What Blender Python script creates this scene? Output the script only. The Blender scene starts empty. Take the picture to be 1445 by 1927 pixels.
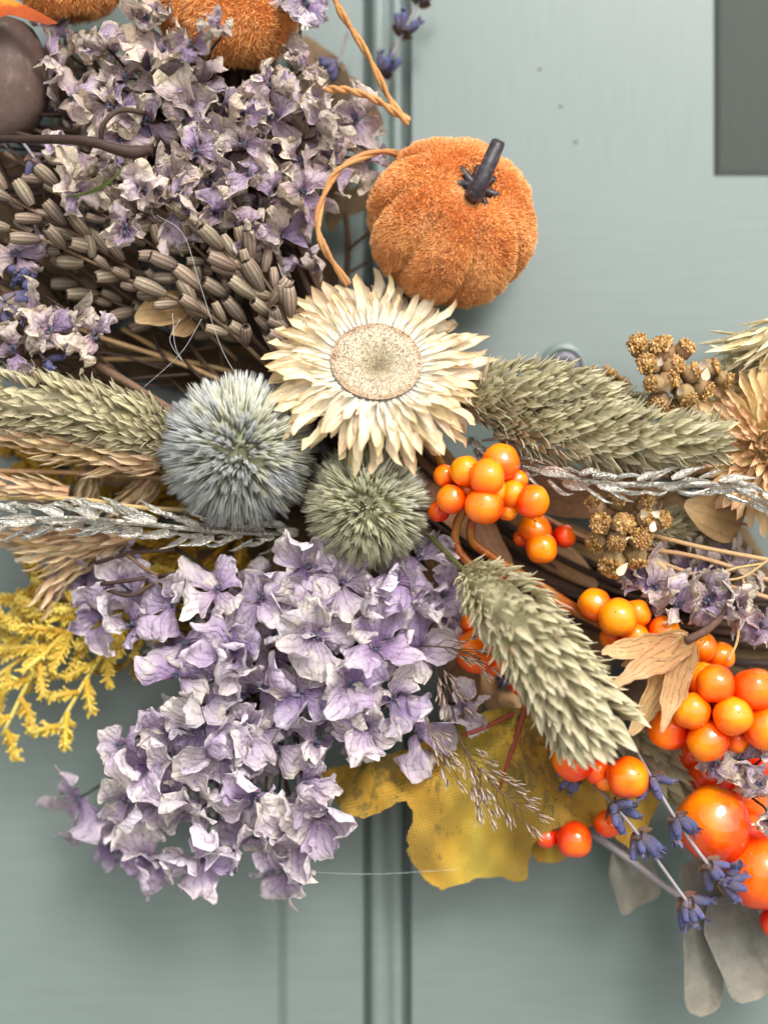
import bpy, math, random
import numpy as np
from mathutils import Vector, Matrix, noise
random.seed(11); rng = np.random.default_rng(11)
R = math.radians
scene = bpy.context.scene
col = scene.collection
# ---------------------------------------------------------------- scale: 1 unit of the layout = 0.16 mm; door plane at y = 0
U = 0.00016
D = 2400.0
CX, CY = 722.5, 963.5
def P(x, y, h=0.0):
    k = (D - h) / D
    return Vector(((x - CX) * k, -h, (CY - y) * k))
# ---------------------------------------------------------------- camera, sky, sun, exposure
cam = bpy.data.cameras.new('camera'); camo = bpy.data.objects.new('camera', cam); col.objects.link(camo)
camo.location = (0, -D * U, 0); camo.rotation_euler = (R(90), 0, 0)
cam.sensor_fit = 'VERTICAL'; cam.sensor_height = 24.0; cam.lens = 24.0 * D / 1927.0
cam.clip_start = 0.01; cam.clip_end = 200.0
cam.dof.use_dof = True; cam.dof.focus_distance = (D - 265) * U; cam.dof.aperture_fstop = 2.2
scene.camera = camo
SUN_EL, SUN_AZ = R(42), R(158)
w = bpy.data.worlds.new('World'); scene.world = w; w.use_nodes = True
wn = w.node_tree; wn.nodes.clear()
wo = wn.nodes.new('ShaderNodeOutputWorld'); wb = wn.nodes.new('ShaderNodeBackground'); ws = wn.nodes.new('ShaderNodeTexSky')
wh = wn.nodes.new('ShaderNodeHueSaturation')
ws.sky_type = 'NISHITA'; ws.sun_disc = False; ws.sun_elevation = SUN_EL; ws.sun_rotation = SUN_AZ
ws.air_density = 1.0; ws.dust_density = 3.5; ws.ozone_density = 1.0
wh.inputs['Saturation'].default_value = 0.22
wb.inputs['Strength'].default_value = 0.15
wn.links.new(ws.outputs[0], wh.inputs['Color']); wn.links.new(wh.outputs[0], wb.inputs[0]); wn.links.new(wb.outputs[0], wo.inputs[0])
sun = bpy.data.lights.new('sun', 'SUN'); sun.energy = 1.15; sun.angle = R(18); sun.color = (1.0, 0.96, 0.9)
suno = bpy.data.objects.new('sun', sun); col.objects.link(suno)
sd = Vector((math.sin(SUN_AZ) * math.cos(SUN_EL), math.cos(SUN_AZ) * math.cos(SUN_EL), math.sin(SUN_EL)))
suno.rotation_euler = sd.to_track_quat('Z', 'Y').to_euler()
suno.location = sd * 3
scene.view_settings.view_transform = 'Standard'; scene.view_settings.look = 'None'
scene.view_settings.exposure = 0.86; scene.view_settings.gamma = 1.0
scene.render.engine = 'CYCLES'
scene.cycles.max_bounces = 6; scene.cycles.diffuse_bounces = 3; scene.cycles.glossy_bounces = 3; scene.cycles.transmission_bounces = 3
scene.cycles.caustics_reflective = False; scene.cycles.caustics_refractive = False
scene.cycles.use_denoising = True

# ================================================================ mesh helpers
DATA = {}
class MB:
    def __init__(s): s.V = []; s.F = []; s.A = []; s.n = 0
    def add(s, v, f, a=None, M=None):
        v = np.asarray(v, float).reshape(-1, 3)
        if M is not None:
            m = np.array(M); v = v @ m[:3, :3].T + m[:3, 3]
        if a is None: a = np.zeros((len(v), 3))
        a = np.asarray(a, float).reshape(-1, 3)
        if len(a) == 1: a = np.repeat(a, len(v), 0)
        s.V.append(v); s.A.append(a)
        f = np.asarray(f, int)
        s.F.append(f + s.n); s.n += len(v)
        return s
    def mesh(s, name, mat=None, smooth=True):
        V = np.concatenate(s.V) * U; A = np.concatenate(s.A)
        me = bpy.data.meshes.new(name)
        me.vertices.add(len(V)); me.vertices.foreach_set('co', V.ravel())
        li = np.concatenate([f.ravel() for f in s.F]); tot = np.concatenate([np.full(len(f), f.shape[1]) for f in s.F])
        st = np.concatenate([[0], np.cumsum(tot)[:-1]])
        me.loops.add(len(li)); me.loops.foreach_set('vertex_index', li.astype(np.int32))
        me.polygons.add(len(tot)); me.polygons.foreach_set('loop_start', st.astype(np.int32)); me.polygons.foreach_set('loop_total', tot.astype(np.int32))
        if smooth: me.polygons.foreach_set('use_smooth', np.ones(len(tot), bool))
        at = me.attributes.new('uvw', 'FLOAT_VECTOR', 'POINT'); at.data.foreach_set('vector', A.ravel())
        me.update(calc_edges=True)
        if mat: me.materials.append(mat)
        DATA[me.name] = s
        return me
def gridf(nu, nv, wrap=False):
    f = []
    for j in range(nv - 1):
        for i in range(nu if wrap else nu - 1):
            a = j * nu + i; b = j * nu + (i + 1) % nu
            f.append((a, b, b + nu, a + nu))
    return np.array(f)
def crom(pts, n):
    pts = [Vector(p) for p in pts]
    if len(pts) == 2: return [pts[0].lerp(pts[1], i / (n - 1)) for i in range(n)]
    q = [pts[0] * 2 - pts[1]] + pts + [pts[-1] * 2 - pts[-2]]
    out = []
    for i in range(n):
        t = i / (n - 1) * (len(pts) - 1); k = min(int(t), len(pts) - 2); t -= k
        a, b, c, d = q[k:k + 4]
        out.append(0.5 * ((2 * b) + (c - a) * t + (2 * a - 5 * b + 4 * c - d) * t * t + (3 * b - a - 3 * c + d) * t ** 3))
    return out
def frames(pts):
    T = []
    for i in range(len(pts)):
        d = pts[min(i + 1, len(pts) - 1)] - pts[max(i - 1, 0)]
        T.append(d.normalized() if d.length > 1e-9 else Vector((0, 0, 1)))
    n = Vector((0, -1, 0)) - T[0] * T[0].dot(Vector((0, -1, 0)))
    if n.length < 1e-3: n = Vector((1, 0, 0))
    N = []
    for t in T:
        n = n - t * t.dot(n); n.normalize(); N.append(n.copy())
    return T, N
def tube(path, rad, n=6, seg=None, rib=0, twist=0, w=0.0, jit=0.0):
    seg = seg or max(3, len(path) * 4)
    pts = crom(path, seg); T, N = frames(pts)
    V = []; A = []
    for i, p in enumerate(pts):
        v = i / (seg - 1); r = rad(v) if callable(rad) else rad
        B = T[i].cross(N[i])
        for k in range(n):
            a = 2 * math.pi * k / n + twist * v
            rr = r * (1 + rib * (k % 2)) * (1 + jit * noise.noise(Vector((k * 1.3, i * 0.6, w * 9))))
            V.append(p + (N[i] * math.cos(a) + B * math.sin(a)) * rr); A.append((math.cos(a), v, w))
    V += [pts[0], pts[-1]]; A += [(0, 0, w), (0, 1, w)]
    f = gridf(n, seg, True)
    # caps as degenerate-free quads are avoided: use tris in own block
    e = len(V)
    c = [(e - 2, (k + 1) % n, k) for k in range(n)] + [(e - 1, (seg - 1) * n + k, (seg - 1) * n + (k + 1) % n) for k in range(n)]
    return np.array([tuple(x) for x in V]), f, np.array(A), np.array(c)
def addtube(mb, *a, **k):
    V, f, A, c = tube(*a, **k)
    n0 = mb.n; mb.add(V, f, A); mb.F.append(c + n0)
def sphere(c, r, nu=12, nv=8, A=None, dis=0, seed=0, sc=(1, 1, 1), fr=1.5):
    V = []; At = []
    for j in range(nv):
        t = math.pi * (j + 0.02) / (nv - 1 + 0.04)
        for i in range(nu):
            p = 2 * math.pi * i / nu
            d = Vector((math.sin(t) * math.cos(p), math.sin(t) * math.sin(p), math.cos(t)))
            q = r * (1 + dis * noise.noise(d * fr + Vector((seed, 0, 0))))
            V.append((c[0] + d.x * q * sc[0], c[1] + d.y * q * sc[1], c[2] + d.z * q * sc[2]))
            At.append(A if A is not None else (d.x, j / (nv - 1), 0))
    return np.array(V), gridf(nu, nv, True), np.array(At)
def blade(L, W, prof, cup=0.0, bend=0.0, wr=0.0, ripple=0.0, rf=9.0, nu=5, nv=9, seed=0, keel=0.0, wf=0.03, twist=0.0, rag=0.0, pw=1.0, tipr=0.0, rnd=0.0):
    """a thin sheet growing along +Y from the origin, face towards +Z"""
    V = []; A = []
    so = Vector((seed * 7.31, seed * 3.17, seed * 1.93))
    yc = zc = 0.0; dv = 1 / (nv - 1)
    for j in range(nv):
        v = j * dv; th = bend * v ** pw
        if j:
            tm = bend * (v - dv / 2) ** pw; yc += L * dv * math.cos(tm); zc += L * dv * math.sin(tm)
        ny, nz = -math.sin(th), math.cos(th)
        for i in range(nu):
            u = 2 * i / (nu - 1) - 1
            ww = W / 2 * prof(v) * (1 + rag * noise.noise(so + Vector((u * 2 + 9, v * 9, 0))))
            if abs(cup) > 1e-4:
                x, z = ww * math.sin(u * cup) / cup, ww * (1 - math.cos(u * cup)) / cup
            else: x, z = ww * u, 0
            z += keel * ww * (abs(u) - 0) + ripple * u * u * math.sin(v * rf + seed + (1.7 if u > 0 else 0)) + tipr * v ** 3 * math.sin(u * 5 + seed * 2)
            if twist:
                a = twist * v; x, z = x * math.cos(a) - z * math.sin(a), x * math.sin(a) + z * math.cos(a)
            p = Vector((x, yc + z * ny, zc + z * nz)) - Vector((0, math.cos(th), math.sin(th))) * (rnd * L * u * u * v * v)
            if wr: p += noise.noise_vector(p * wf + so) * wr * (0.15 + v) + noise.noise_vector(p * wf * 3 + so) * wr * 0.35 * (0.15 + v)
            V.append(tuple(p)); A.append((u, v, (seed * 0.137) % 1))
    return np.array(V), gridf(nu, nv), np.array(A)
lance = lambda v: max(0.03, (math.sin(math.pi * min(1, 0.12 + 0.88 * v) ** 0.8)))
ovate = lambda v: max(0.03, math.sin(math.pi * (v * 0.93 + 0.04) ** 0.62) ** 0.7)
def petalp(v): return 0.14 + 0.86 * min(1, (v / 0.55)) ** 1.1 if v < 0.55 else max(0.5, math.cos((v - 0.55) / 0.45 * 1.2) ** 0.45)
round_ = lambda v: max(0.05, min(1, (v + 0.08) / 0.3) ** 0.6 * (1 if v < 0.8 else math.sqrt(max(0, 1 - ((v - 0.8) / 0.2) ** 2))))

# ================================================================ object helpers
WM = {}
def new(name, me, parent=None, M=None):
    o = bpy.data.objects.new(name, me); col.objects.link(o)
    M = M.copy() if M is not None else Matrix.Identity(4)
    if parent is not None:
        if M is None: M = WM[parent.name].copy()
        o.parent = parent; o.matrix_basis = WM[parent.name].inverted() @ M
    else: o.matrix_basis = M
    WM[o.name] = M
    return o
def thing(name, label, cat, at, group=None):
    o = new(name, None, None, Matrix.Translation(Vector(at) * U))
    o.empty_display_size = 0.005
    o['label'] = label; o['category'] = cat
    if group: o['group'] = group
    return o
def part(name, mb, mat, parent, smooth=True, stuff=False, label=None):
    """mb holds world layout coordinates"""
    o = new(name, None, parent, WM[parent.name])
    # move verts into the parent's frame
    m = np.array(WM[parent.name].inverted()); 
    mm = m.copy(); mm[:3, 3] /= U
    for i, v in enumerate(mb.V): mb.V[i] = v @ mm[:3, :3].T + mm[:3, 3]
    me = mb.mesh(name, mat, smooth)
    p = bpy.data.objects.new(name, me); col.objects.link(p); p.parent = parent; WM[p.name] = WM[parent.name]
    col.objects.unlink(o); bpy.data.objects.remove(o)
    if stuff: p['kind'] = 'stuff'
    if label: p['label'] = label
    return p
def mbt(*a, **k):
    mb = MB(); addtube(mb, *a, **k); return mb
def mbs(*a, **k):
    mb = MB(); mb.add(*sphere(*a, **k)); return mb
def frame(loc, d, n, s=1.0):
    y = Vector(d).normalized(); x = y.cross(Vector(n))
    if x.length < 1e-4: x = y.cross(Vector((0.3, 0.5, 0.8)))
    x.normalize(); z = x.cross(y)
    M = Matrix.Identity(4)
    for r in range(3): M[r][0] = x[r] * s; M[r][1] = y[r] * s; M[r][2] = z[r] * s; M[r][3] = loc[r] * U
    return M
def scatter(name, meshes, Ms, parent, limit=300, joined=None):
    Ms = sorted(Ms, key=lambda m: m[1][3])
    for M in Ms[:limit]:
        new(name, random.choice(meshes), parent, M)
    rest = Ms[limit:]
    if rest:
        mb = MB()
        for M in rest:
            s = DATA[random.choice(meshes).name]; m = M.copy()
            for r in range(3): m[r][3] /= U
            n0 = mb.n
            mb.add(np.concatenate(s.V), s.F[0], np.concatenate(s.A), m)
            for f in s.F[1:]: mb.F.append(f + n0)
        part(joined or name + 's', mb, meshes[0].materials[0], parent, stuff=True)
def rv(a=1.0): return Vector((random.uniform(-a, a), random.uniform(-a, a), random.uniform(-a, a)))
def spike(parent, path, name, meshes, count, ang=R(35), rad=20, scale=1.0, jit=0.25, sink=0.4, limit=300, back=None, t0=0.0, t1=1.0):
    n = 40; pts = crom(path, n); T, N = frames(pts); Ms = []
    for i in range(count):
        t = t0 + (t1 - t0) * (i + random.random() * 0.8) / count
        f = t * (n - 1); k = min(int(f), n - 2); p = pts[k].lerp(pts[k + 1], f - k)
        ph = i * 2.399963 + random.uniform(-jit, jit)
        B = T[k].cross(N[k]); rd = N[k] * math.cos(ph) + B * math.sin(ph)
        if back is not None and rd.y > back: continue
        a = (ang(t) if callable(ang) else ang) + random.uniform(-jit, jit) * 0.5
        r = rad(t) if callable(rad) else rad; s = (scale(t) if callable(scale) else scale) * (random.uniform(0.62, 1.18) if name == 'seed_capsule' else random.uniform(0.8, 1.15))
        d = T[k] * math.cos(a) + rd * math.sin(a) + rv(jit * 0.25)
        Ms.append(frame(p + rd * r * sink, d, rd * math.cos(a) - T[k] * math.sin(a) + rv(0.15), s))
    scatter(name, meshes, Ms, parent, limit)

# ================================================================ materials
def c(h):
    h = h.lstrip('#'); o = []
    for i in (0, 2, 4):
        x = int(h[i:i + 2], 16) / 255; o.append(x / 12.92 if x <= 0.04045 else ((x + 0.055) / 1.055) ** 2.4)
    return (*o, 1)
class NT:
    def __init__(s, name):
        s.m = bpy.data.materials.new(name); s.m.use_nodes = True; s.t = s.m.node_tree
        s.b = s.t.nodes['Principled BSDF']
    def n(s, ty, props=None, **inp):
        x = s.t.nodes.new(ty)
        for k, v in (props or {}).items(): setattr(x, k, v)
        for k, v in inp.items(): s.set(x, k, v)
        return x
    def set(s, x, k, v):
        i = x.inputs[int(k[1:])] if (k[0] == 'i' and k[1:].isdigit()) else x.inputs[k.replace('_', ' ')]
        if hasattr(v, 'is_output'): s.t.links.new(v, i)
        else: i.default_value = v
    def math(s, op, a, b=0.0, clamp=False):
        return s.n('ShaderNodeMath', dict(operation=op, use_clamp=clamp), i0=a, i1=b).outputs[0]
    def ramp(s, fac, stops):
        r = s.n('ShaderNodeValToRGB'); s.set(r, 'Fac', fac); e = r.color_ramp.elements
        while len(e) < len(stops): e.new(0.5)
        for i, (p, cc) in enumerate(stops): e[i].position = p; e[i].color = c(cc) if isinstance(cc, str) else cc
        return r.outputs[0]
    def mix(s, fac, a, b, mode='MIX'):
        x = s.n('ShaderNodeMix', dict(data_type='RGBA', blend_type=mode)); s.set(x, 'i0', fac)
        for k, v in (('i6', a), ('i7', b)): s.set(x, k, c(v) if isinstance(v, str) else v)
        return x.outputs[2]
    def noise(s, scale, detail=3, vec=None, rough=0.6):
        x = s.n('ShaderNodeTexNoise', Scale=scale, Detail=detail, Roughness=rough)
        if vec is not None: s.set(x, 'Vector', vec)
        return x.outputs[0]
    def uvw(s):
        a = s.n('ShaderNodeAttribute', dict(attribute_name='uvw')); x = s.n('ShaderNodeSeparateXYZ', i0=a.outputs['Vector'])
        return x.outputs[0], x.outputs[1], x.outputs[2]
    def obj(s): return s.n('ShaderNodeTexCoord').outputs['Object']
    def rnd(s): return s.n('ShaderNodeObjectInfo').outputs['Random']
    def bump(s, h, strength=0.4, dist=0.0003, prev=None):
        x = s.n('ShaderNodeBump', Strength=strength, Distance=dist, Height=h)
        if prev is not None: s.set(x, 'Normal', prev)
        s.set(s.b, 'Normal', x.outputs[0]); return x.outputs[0]
    def fin(s, **k):
        for a, v in k.items(): s.set(s.b, a, v)
        return s.m
def organic(name, A, B=None, edge=None, edge_w=0.75, veins=0, vein_dark=0.25, vein_bump=0.35, nscale=700, namt=0.3, rough=0.75,
            transl=0.0, spec=0.25, val=0.3, blotch=None, blotch_amt=0.5, sheen=0.0, bscale=260, metallic=0.0, back=None, wrinkle=0.0, bumpn=0.25, spreadv=0.25, groove=0.0):
    t = NT(name); u, v, wv = t.uvw(); ob = t.obj(); rn = t.rnd()
    r = t.math('FRACT', t.math('ADD', rn, wv))
    rc = t.n('ShaderNodeVectorMath', dict(operation='SCALE'), i0=(17.0, 31.0, 11.0)); t.set(rc, 'Scale', rn)
    vv = t.n('ShaderNodeVectorMath', dict(operation='ADD'), i0=ob, i1=rc.outputs[0]).outputs[0]
    n1 = t.noise(nscale, 4, vv); n2 = t.noise(bscale, 3, vv)
    vq = t.math('ADD', v, t.math('MULTIPLY', t.math('SUBTRACT', n2, 0.5), spreadv * 2))
    C = t.ramp(vq, A)
    if B: C = t.mix(r, C, t.ramp(vq, B))
    if edge:
        au = t.math('ADD', t.math('MAXIMUM', t.math('ABSOLUTE', u), t.math('MULTIPLY', v, 0.98)), t.math('MULTIPLY', t.math('SUBTRACT', n2, 0.5), 0.9))
        e = t.n('ShaderNodeMapRange', i0=au, i1=edge_w, i2=edge_w + 0.28, i3=0.0, i4=1.0).outputs[0]
        C = t.mix(e, C, edge)
    if back: C = t.mix(t.math('MULTIPLY', t.n('ShaderNodeNewGeometry').outputs['Backfacing'], 0.65), C, back)
    if blotch:
        bl = t.n('ShaderNodeMapRange', i0=n2, i1=0.58, i2=0.72, i3=0.0, i4=blotch_amt).outputs[0]
        C = t.mix(bl, C, blotch)
    if veins:
        s = t.math('SINE', t.math('ADD', t.math('MULTIPLY', u, veins), t.math('MULTIPLY', n2, 7.0)))
        sv = t.math('POWER', t.math('ADD', t.math('MULTIPLY', s, 0.5), 0.5), 7.0)
        sv = t.math('MULTIPLY', sv, t.n('ShaderNodeMapRange', i0=t.noise(600, 2, vv), i1=0.35, i2=0.6, i3=0.25, i4=1.0).outputs[0])
        C = t.mix(t.math('MULTIPLY', sv, vein_dark), C, (0.03, 0.015, 0.04, 1))
    if groove: C = t.mix(t.math('MULTIPLY', t.math('POWER', t.math('SUBTRACT', 1.0, u, True), 1.6), groove), C, (0.05, 0.03, 0.02, 1))
    hv = t.n('ShaderNodeHueSaturation', Color=C, Value=t.math('ADD', t.math('MULTIPLY', t.math('FRACT', t.math('MULTIPLY', r, 7.3)), val), 1 - val / 2),
             Hue=t.math('ADD', t.math('MULTIPLY', t.math('FRACT', t.math('MULTIPLY', r, 3.7)), 0.03), 0.485)).outputs[0]
    C = t.mix(1.0, hv, t.ramp(n1, [(0.25, (1 - namt, 1 - namt, 1 - namt, 1)), (0.7, (1, 1, 1, 1))]), 'MULTIPLY')
    t.set(t.b, 'Base Color', C)
    b = None
    if veins: b = t.bump(t.math('SUBTRACT', 1.0, sv), vein_bump, 0.0004)
    b = t.bump(n1, bumpn, 0.0005, b)
    if wrinkle:
        vo = t.n('ShaderNodeTexVoronoi', dict(feature='DISTANCE_TO_EDGE'), Scale=520.0); t.set(vo, 'Vector', vv)
        t.bump(t.math('MINIMUM', vo.outputs[0], 0.25), wrinkle, 0.0012, b)
    if transl:
        out = t.t.nodes['Material Output']; tr = t.n('ShaderNodeBsdfTranslucent', Color=C)
        mx = t.n('ShaderNodeMixShader'); t.set(mx, 'i0', transl); t.t.links.new(t.b.outputs[0], mx.inputs[1]); t.t.links.new(tr.outputs[0], mx.inputs[2])
        t.t.links.new(mx.outputs[0], out.inputs[0])
    t.fin(Roughness=rough, Metallic=metallic)
    t.b.inputs['Specular IOR Level'].default_value = spec
    t.b.inputs['Sheen Weight'].default_value = sheen
    return t.m
m_lilac = organic('hydrangea_lilac', [(0, '#775c88'), (0.4, '#a58cb4'), (1, '#cdbed2')], [(0, '#a58ba8'), (0.4, '#cdbec8'), (1, '#f2e8da')],
                  edge='#f3ebe0', edge_w=0.9, veins=19, vein_dark=0.34, vein_bump=0.6, nscale=1100, namt=0.2, transl=0.25, back='#dcd2da', wrinkle=0.6, blotch='#f2e8d0', blotch_amt=0.8, val=0.42, bumpn=0.5)
m_mauve = organic('hydrangea_mauve', [(0, '#775f8c'), (0.45, '#ac96ba'), (1, '#d8c9d0')], [(0, '#a0849a'), (0.4, '#d2bcb4'), (1, '#f4e4c8')],
                  edge='#ecdcc0', edge_w=0.8, veins=17, vein_dark=0.34, vein_bump=0.6, bumpn=0.5, nscale=1100, namt=0.28, transl=0.22, back='#cdbda8', wrinkle=0.5, blotch='#a9744e', blotch_amt=0.4, val=0.4)
m_cream = organic('strawflower_cream', [(0, '#fffdf4'), (0.6, '#fdf3dc'), (1, '#efd8ac')], [(0, '#fffcf0'), (0.6, '#f9e9ca'), (1, '#e5c694')],
                  veins=9, vein_dark=0.06, vein_bump=0.5, nscale=400, namt=0.12, rough=0.42, transl=0.25, spec=0.5, val=0.12, edge='#ecd2a4', edge_w=0.97)
m_peach = organic('strawflower_peach', [(0, '#ffeab8'), (0.5, '#fbdca0'), (1, '#ecc394')], [(0, '#fff0cc'), (0.6, '#f6d8a8'), (1, '#e4bb96')],
                  veins=9, vein_dark=0.06, vein_bump=0.4, nscale=400, namt=0.12, rough=0.45, transl=0.2, spec=0.4, val=0.12)
m_disc = organic('flower_disc', [(0, '#a8987a'), (0.4, '#cdbfa6'), (0.85, '#cfbfa8'), (1, '#b89a80')], nscale=900, namt=0.08, blotch='#b8a496', blotch_amt=0.4, bscale=120, val=0.1)
m_bract = organic('canary_grass', [(0, '#aea680'), (0.45, '#c8bf9c'), (1, '#e0d8ba')], [(0, '#b6ae88'), (0.45, '#d0c7a2'), (1, '#ded4b2')],
                  veins=6, vein_dark=0.3, vein_bump=0.4, nscale=900, namt=0.15, transl=0.15, val=0.2)
m_bract2 = organic('canary_grass_straw', [(0, '#a8a07e'), (0.45, '#c2ba98'), (1, '#d8cfae')], [(0, '#aea684'), (0.45, '#cac09c'), (1, '#d4caa4')],
                  veins=7, vein_dark=0.22, vein_bump=0.4, nscale=900, namt=0.15, transl=0.15, val=0.2)
m_wheat = organic('dried_wheat', [(0, '#caa67a'), (0.5, '#ebcda2'), (1, '#fbebca')], [(0, '#bc986e'), (0.6, '#dfc096'), (1, '#f2deb8')], veins=11, vein_dark=0.2, transl=0.15)
m_wheatc = organic('pale_wheat', [(0, '#d3bf8c'), (0.5, '#eee0b4'), (1, '#f8efd0')], veins=9, vein_dark=0.12, transl=0.15)
m_caps = organic('seed_capsule', [(0, '#75624f'), (0.6, '#b39f88'), (0.95, '#c6b198'), (1, '#3e3026')], [(0, '#75655a'), (0.6, '#a0907e'), (0.95, '#ab9784'), (1, '#3e3026')], nscale=1600, namt=0.3, val=0.3, groove=0.72, spreadv=0.02)
m_thist = organic('thistle_bristle', [(0, '#a2a482'), (0.4, '#bcbd9e'), (0.8, '#cccdb4'), (1, '#fffdf0')], [(0, '#a0a292'), (0.4, '#acafa4'), (0.8, '#b2b5b6'), (1, '#e6e8f0')],
                  nscale=200, namt=0.1, rough=0.6, transl=0.1, val=0.2, spreadv=0.05)
m_thist2 = organic('thistle_bristle_green', [(0, '#94956c'), (0.4, '#b5b38c'), (0.8, '#c4c29c'), (1, '#fbf7dc')], [(0, '#94967a'), (0.4, '#a6a68c'), (0.8, '#b4b4a2'), (1, '#e4e4de')],
                  nscale=200, namt=0.1, rough=0.6, transl=0.1, val=0.2, spreadv=0.05)
m_core = organic('thistle_core', [(0, '#b4b690'), (1, '#c4c6a0')])
m_stemd = organic('stem_dark_brown', [(0, '#3a2b24'), (1, '#524036')], nscale=900, namt=0.4, rough=0.6, val=0.4)
m_stemb = organic('stem_brown', [(0, '#6b5341'), (1, '#8a6f58')], [(0, '#5a4638'), (1, '#7a6250')], nscale=900, namt=0.4)
m_stemt = organic('stem_tan', [(0, '#b99668'), (1, '#cfae7e')], nscale=900, namt=0.25, val=0.15)
m_stemg = organic('stem_grey', [(0, '#8c8588'), (1, '#a7a0a2')], nscale=900, namt=0.25)
m_stemo = organic('stem_olive', [(0, '#5c5c34'), (1, '#77763f')], nscale=900, namt=0.25)
m_twine = organic('twine', [(0, '#c08a54'), (1, '#d09c64')], veins=3, vein_dark=0.25, nscale=1500, namt=0.25, val=0.1)
m_leaft = organic('dry_leaf_tan', [(0, '#a07c56'), (0.5, '#c29a6c'), (1, '#d4b084')], [(0, '#8c6a48'), (0.6, '#b08a60'), (1, '#caa87c')], veins=12, vein_dark=0.3, nscale=500, namt=0.2, transl=0.2, blotch='#7c5a3c', blotch_amt=0.3)
m_leafd = organic('dry_leaf_dark', [(0, '#5c4838'), (0.5, '#78604a'), (1, '#8e745a')], [(0, '#64523a'), (0.6, '#7e6a48'), (1, '#9a7e54')], veins=10, vein_dark=0.3, nscale=500, namt=0.3, transl=0.15)
m_paper = organic('papery_calyx', [(0, '#a27c4c'), (0.5, '#c39c66'), (1, '#d8ba88')], veins=16, vein_dark=0.3, vein_bump=0.6, nscale=500, namt=0.18, transl=0.2, edge='#e8d6b8', edge_w=0.95)
m_green = organic('green_leaf', [(0, '#5f6a38'), (0.5, '#7c8a4a'), (1, '#8f9a58')], veins=8, vein_dark=0.25, transl=0.2)
m_euc = organic('grey_eucalyptus_leaf', [(0, '#757369'), (0.5, '#828276'), (1, '#968f80')], bumpn=0.4, edge='#a39a88', edge_w=0.94, veins=5, vein_dark=0.12, nscale=260, namt=0.3, blotch='#6b6d62', blotch_amt=0.6, rough=0.6, bscale=150, transl=0.05)
m_yel = organic('yellow_fern', [(0, '#c09a2c'), (0.5, '#d8b648'), (1, '#efdc74')], [(0, '#c8a030'), (0.6, '#e2c454'), (1, '#f2e288')], nscale=1200, namt=0.25, transl=0.15, val=0.15)
m_yeld = organic('ochre_fern', [(0, '#94701c'), (0.5, '#b88e2c'), (1, '#d2ac40')], nscale=1200, namt=0.3, transl=0.1)
m_lav = organic('lavender_calyx', [(0, '#8a7e84'), (0.5, '#6a637c'), (1, '#525684')], [(0, '#72686e'), (0.5, '#5b5670'), (1, '#5c6194')], nscale=1500, namt=0.45, sheen=0.1, bumpn=0.6, val=0.5)
m_brownb = organic('brown_bract', [(0, '#5a4034'), (1, '#80604c')], nscale=900, namt=0.35, transl=0.1)
m_ach = organic('yarrow_cup', [(0, '#7c6244'), (0.5, '#a88a60'), (1, '#b39468')], veins=14, vein_dark=0.3, nscale=1200, namt=0.35)
m_achc = organic('yarrow_crumb', [(0, '#8c6230'), (0.5, '#b98c50'), (1, '#dfb880')], nscale=2500, namt=0.45, val=0.5)
m_achp = organic('yarrow_petal', [(0, '#dcc4a4'), (1, '#f0e0c8')], nscale=900, namt=0.2)
m_seed = organic('grass_seed', [(0, '#7c6652'), (0.5, '#b09a86'), (1, '#e8d8cc')], nscale=900, namt=0.2)
m_stamen = organic('stamen', [(0, '#3b3d50'), (1, '#6c7080')], nscale=900, namt=0.2, rough=0.4)
m_pod = organic('brown_pod', [(0, '#4a3a34'), (0.5, '#5a4840'), (1, '#75645a')], nscale=400, namt=0.25, blotch='#8c7a6c', blotch_amt=0.4, rough=0.6)
m_autumn = organic('autumn_leaf', [(0, '#a83a18'), (0.35, '#c06a24'), (0.5, '#a03418'), (1, '#802818')], nscale=500, namt=0.2)

def mk_pumpkin():
    t = NT('pumpkin_plush'); u, v, wv = t.uvw(); ob = t.obj()
    n1 = t.noise(160, 3, ob)
    r = t.math('ADD', t.math('MULTIPLY', v, 0.6), t.math('MULTIPLY', n1, 0.5))
    C = t.ramp(r, [(0.2, '#e08a3c'), (0.5, '#f0a456'), (0.8, '#f8be80'), (1, '#ffe4c4')])
    hv = t.n('ShaderNodeHueSaturation', Color=C, Value=t.math('ADD', t.math('MULTIPLY', wv, 0.5), 0.78)).outputs[0]
    t.set(t.b, 'Base Color', hv); t.b.inputs['Sheen Weight'].default_value = 0.15
    return t.fin(Roughness=0.6)
m_pump = mk_pumpkin()
def mk_pstem():
    t = NT('pumpkin_stalk_paint'); ob = t.obj(); n = t.noise(900, 4, ob)
    t.set(t.b, 'Base Color', t.ramp(n, [(0.4, '#241e24'), (0.6, '#3c343a'), (0.78, '#8d858a')])); t.bump(n, 0.4, 0.0003)
    return t.fin(Roughness=0.4)
m_pstem = mk_pstem()
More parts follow.
